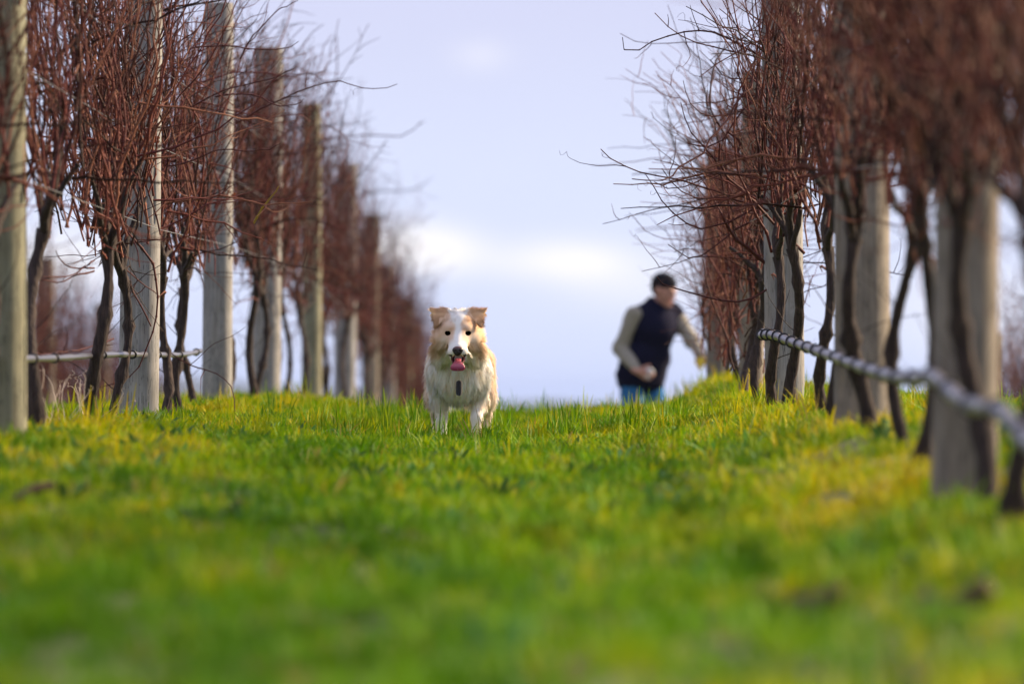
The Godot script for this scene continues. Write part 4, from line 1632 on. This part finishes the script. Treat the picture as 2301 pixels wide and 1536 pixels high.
	for q in [bm, hm, rh.mesh(), lh.mesh()]:
		var cols := PackedColorArray()
		for p in q[0]:
			var c := skin_col
			if q == hm:
				var l: Vector3 = hb.transposed() * (p - head)
				if absf(l.y + 0.058) < 0.009 and l.z > 0.08 and absf(l.x) < 0.026:
					c = Color(0.42, 0.15, 0.13)
				elif l.y < -0.03 and l.z > 0.0:
					c = Color(0.40, 0.20, 0.15)
			cols.append(c)
		skin.add(q, cols)
	part("body", skin.mesh(mat(Color.WHITE, 0.6, true)), t)
	for s in [-1.0, 1.0]:
		var e := MB.new()
		e.ellipsoid(at.call(0.031 * s, 0.008, 0.080), hb, Vector3(0.011, 0.011, 0.011), Color(0.7, 0.68, 0.66))
		e.ellipsoid(at.call(0.031 * s, 0.007, 0.0875), hb, Vector3(0.0055, 0.0055, 0.004), Color(0.03, 0.02, 0.015))
		part("eye", e.mesh(mat(Color.WHITE, 0.2, true)), t)
	# dark cap with a short rim, and hair below it
	var cap := Field.new(head - Vector3(0.16, 0.06, 0.16), head + Vector3(0.16, 0.18, 0.16), 0.006)
	cap.ell(at.call(0, 0.052, -0.016), hb, Vector3(0.088, 0.088, 0.108), 0.01)
	cap.ell(at.call(0, -0.07, 0.03), hb, Vector3(0.17, 0.105, 0.17), -0.012)
	simple("cap", cap, Color(0.018, 0.017, 0.022), 0.9, t)
	var hair := Field.new(head - Vector3(0.15, 0.12, 0.15), head + Vector3(0.15, 0.1, 0.15), 0.006)
	hair.ell(at.call(0, 0.012, -0.030), hb, Vector3(0.080, 0.078, 0.086), 0.01)
	hair.ell(at.call(0, -0.02, 0.085), hb, Vector3(0.12, 0.12, 0.085), -0.012)
	simple("hair", hair, Color(0.02, 0.015, 0.012), 0.8, t)
	# shirt: sleeves and collar
	var shirt := Field.new(Vector3(-0.36, 0.8, -0.32), Vector3(0.62, 1.55, 0.5), 0.012)
	shirt.cap(rs, re, 0.072, 0.057, 0.03)
	shirt.cap(re, rw - (rw - re).normalized() * 0.01, 0.060, 0.042, 0.03)
	shirt.cap(ls, le, 0.070, 0.054, 0.03)
	shirt.cap(le, lw - (lw - le).normalized() * 0.01, 0.053, 0.040, 0.03)
	shirt.cap(chest, neck + Vector3(0, 0.01, 0), 0.105, 0.068, 0.03)
	shirt.cap(waist, chest, 0.118, 0.125, 0.03)
	simple("shirt", shirt, Color(0.29, 0.265, 0.215), 0.9, t, 0.02)
	# quilted vest, sleeveless
	var vest := Field.new(Vector3(-0.36, 0.60, -0.34), Vector3(0.5, 1.55, 0.48), 0.012)
	vest.cap(pelvis - lf * 0.055 - Vector3(0, 0.005, 0), pelvis + lf * 0.055 - Vector3(0, 0.005, 0), 0.160, 0.156, 0.04)
	vest.cap(waist - lf * 0.05, waist + lf * 0.05, 0.158, 0.158, 0.06)
	vest.cap(waist, chest, 0.158, 0.172, 0.06)
	vest.ell(chest + Vector3(0.012, 0.02, 0), Basis(lf, Vector3.UP, lf.cross(Vector3.UP)), Vector3(0.205, 0.16, 0.165), 0.05)
	vest.cap(rs.lerp(ls, 0.18) + Vector3(0, 0.012, 0), rs.lerp(ls, 0.95) + Vector3(0, 0.012, 0), 0.080, 0.086, 0.05)
	vest.cap(chest, neck + Vector3(0, 0.0, 0), 0.155, 0.094, 0.06)
	vest.cap(chest, ls - Vector3(0.02, 0.03, 0), 0.13, 0.088, 0.05)
	vest.cap(neck + Vector3(0.01, 0.0, 0.01), neck + Vector3(0.035, 0.12, 0.03), 0.068, 0.072, -0.01)
	vest.cap(neck - lf * 0.02 + Vector3(0.0, 0.03, 0.0), neck + lf * 0.02 + Vector3(0.0, 0.03, 0.0), 0.078, 0.078, 0.02)
	vest.cap(neck + Vector3(0.01, 0.03, 0.01), neck + Vector3(0.03, 0.14, 0.03), 0.066, 0.07, -0.006)
	simple("vest", vest, Color(0.012, 0.014, 0.028), 0.95, t, 0.024)
	# jeans and boots
	var jeans := Field.new(Vector3(-0.34, 0.04, -0.34), Vector3(0.36, 1.05, 0.42), 0.012)
	jeans.cap(pelvis, waist - Vector3(0, 0.06, 0), 0.138, 0.128, 0.05)
	for k in 2:
		jeans.cap(hips[k], knees[k], 0.100, 0.072, 0.04)
		jeans.cap(knees[k], ankles[k] - Vector3(0, 0.02, 0), 0.072, 0.066, 0.03)
	simple("jeans", jeans, Color(0.035, 0.14, 0.31), 0.85, t, 0.018)
	for k in 2:
		var boot := Field.new(ankles[k] - Vector3(0.16, 0.12, 0.16), ankles[k] + Vector3(0.26, 0.12, 0.28), 0.009)
		boot.cap(ankles[k] + Vector3(0, 0.04, 0), ankles[k] - Vector3(0, 0.04, 0), 0.052, 0.050, 0.02)
		boot.cap(ankles[k] - Vector3(0, 0.05, 0), ankles[k] + f * 0.16 - Vector3(0, 0.06, 0), 0.042, 0.034, 0.03)
		simple("boot", boot, Color(0.05, 0.035, 0.025), 0.7, t)
	# what the near hand holds
	var held := MB.new()
	held.tube(PackedVector3Array([Vector3(0, -0.035, 0), Vector3(0, -0.03, 0), Vector3(0.002, 0.03, 0.002), Vector3(0.002, 0.036, 0.002)]), PackedFloat32Array([0.026, 0.031, 0.035, 0.031]), 18, Color(0.72, 0.74, 0.78), true)
	var ho := solo("white_cup", held.mesh(mat(Color.WHITE, 0.5, true)), base + rw + Vector3(0.095, -0.03, 0.035))
	ho.rotation = Vector3(0.2, 0, -0.5)
	tag(ho, "small white cup held in the person's near hand", "cup")


# ------------------------------------------------------------------ scene
func _ready() -> void:
	# camera: a long lens close to the ground, focused on the dog
	var cam := Camera3D.new()
	cam.name = "camera"
	add_child(cam)
	cam.position = Vector3(0, EYE_Y, 0)
	cam.rotation = Vector3((900.0 - 768.0) / FPX, (1250.0 - 1150.5) / FPX, 0)
	var at := CameraAttributesPhysical.new()
	at.frustum_focal_length = 24.0 / (2.0 * 768.0 / FPX)
	at.frustum_focus_distance = 23.2
	at.exposure_aperture = 2.75
	at.frustum_near = 0.1
	at.frustum_far = 12000.0
	cam.attributes = at
	cam.fov = rad_to_deg(2.0 * atan(768.0 / FPX))
	cam.near = 0.1
	cam.far = 12000.0
	cam.current = true

	# sky, air, exposure
	var env := Environment.new()
	env.background_mode = Environment.BG_SKY
	env.sky = build_sky()
	env.tonemap_mode = Environment.TONE_MAPPER_LINEAR
	env.tonemap_exposure = EXPOSURE
	env.sdfgi_enabled = true
	env.ssao_enabled = true
	env.ssil_enabled = true
	env.fog_enabled = true
	env.fog_density = 0.00008
	env.fog_light_color = Color(0.66, 0.75, 0.95)
	var we := WorldEnvironment.new()
	we.name = "environment"
	we.environment = env
	add_child(we)

	# veiled late sun from the right and beyond
	var sun := DirectionalLight3D.new()
	sun.name = "sun"
	sun.light_energy = SUN_ENERGY
	sun.light_color = Color(1.0, 0.90, 0.76)
	sun.light_angular_distance = 1.5
	sun.shadow_enabled = true
	add_child(sun)
	sun.look_at_from_position(Vector3.ZERO, -sun_dir(), Vector3.UP)

	noise.seed = 3
	noise.frequency = 0.01
	noise.fractal_octaves = 3

	build_ground()
	build_rows()
	build_grass()
	build_litter()
	build_dog()
	build_person()
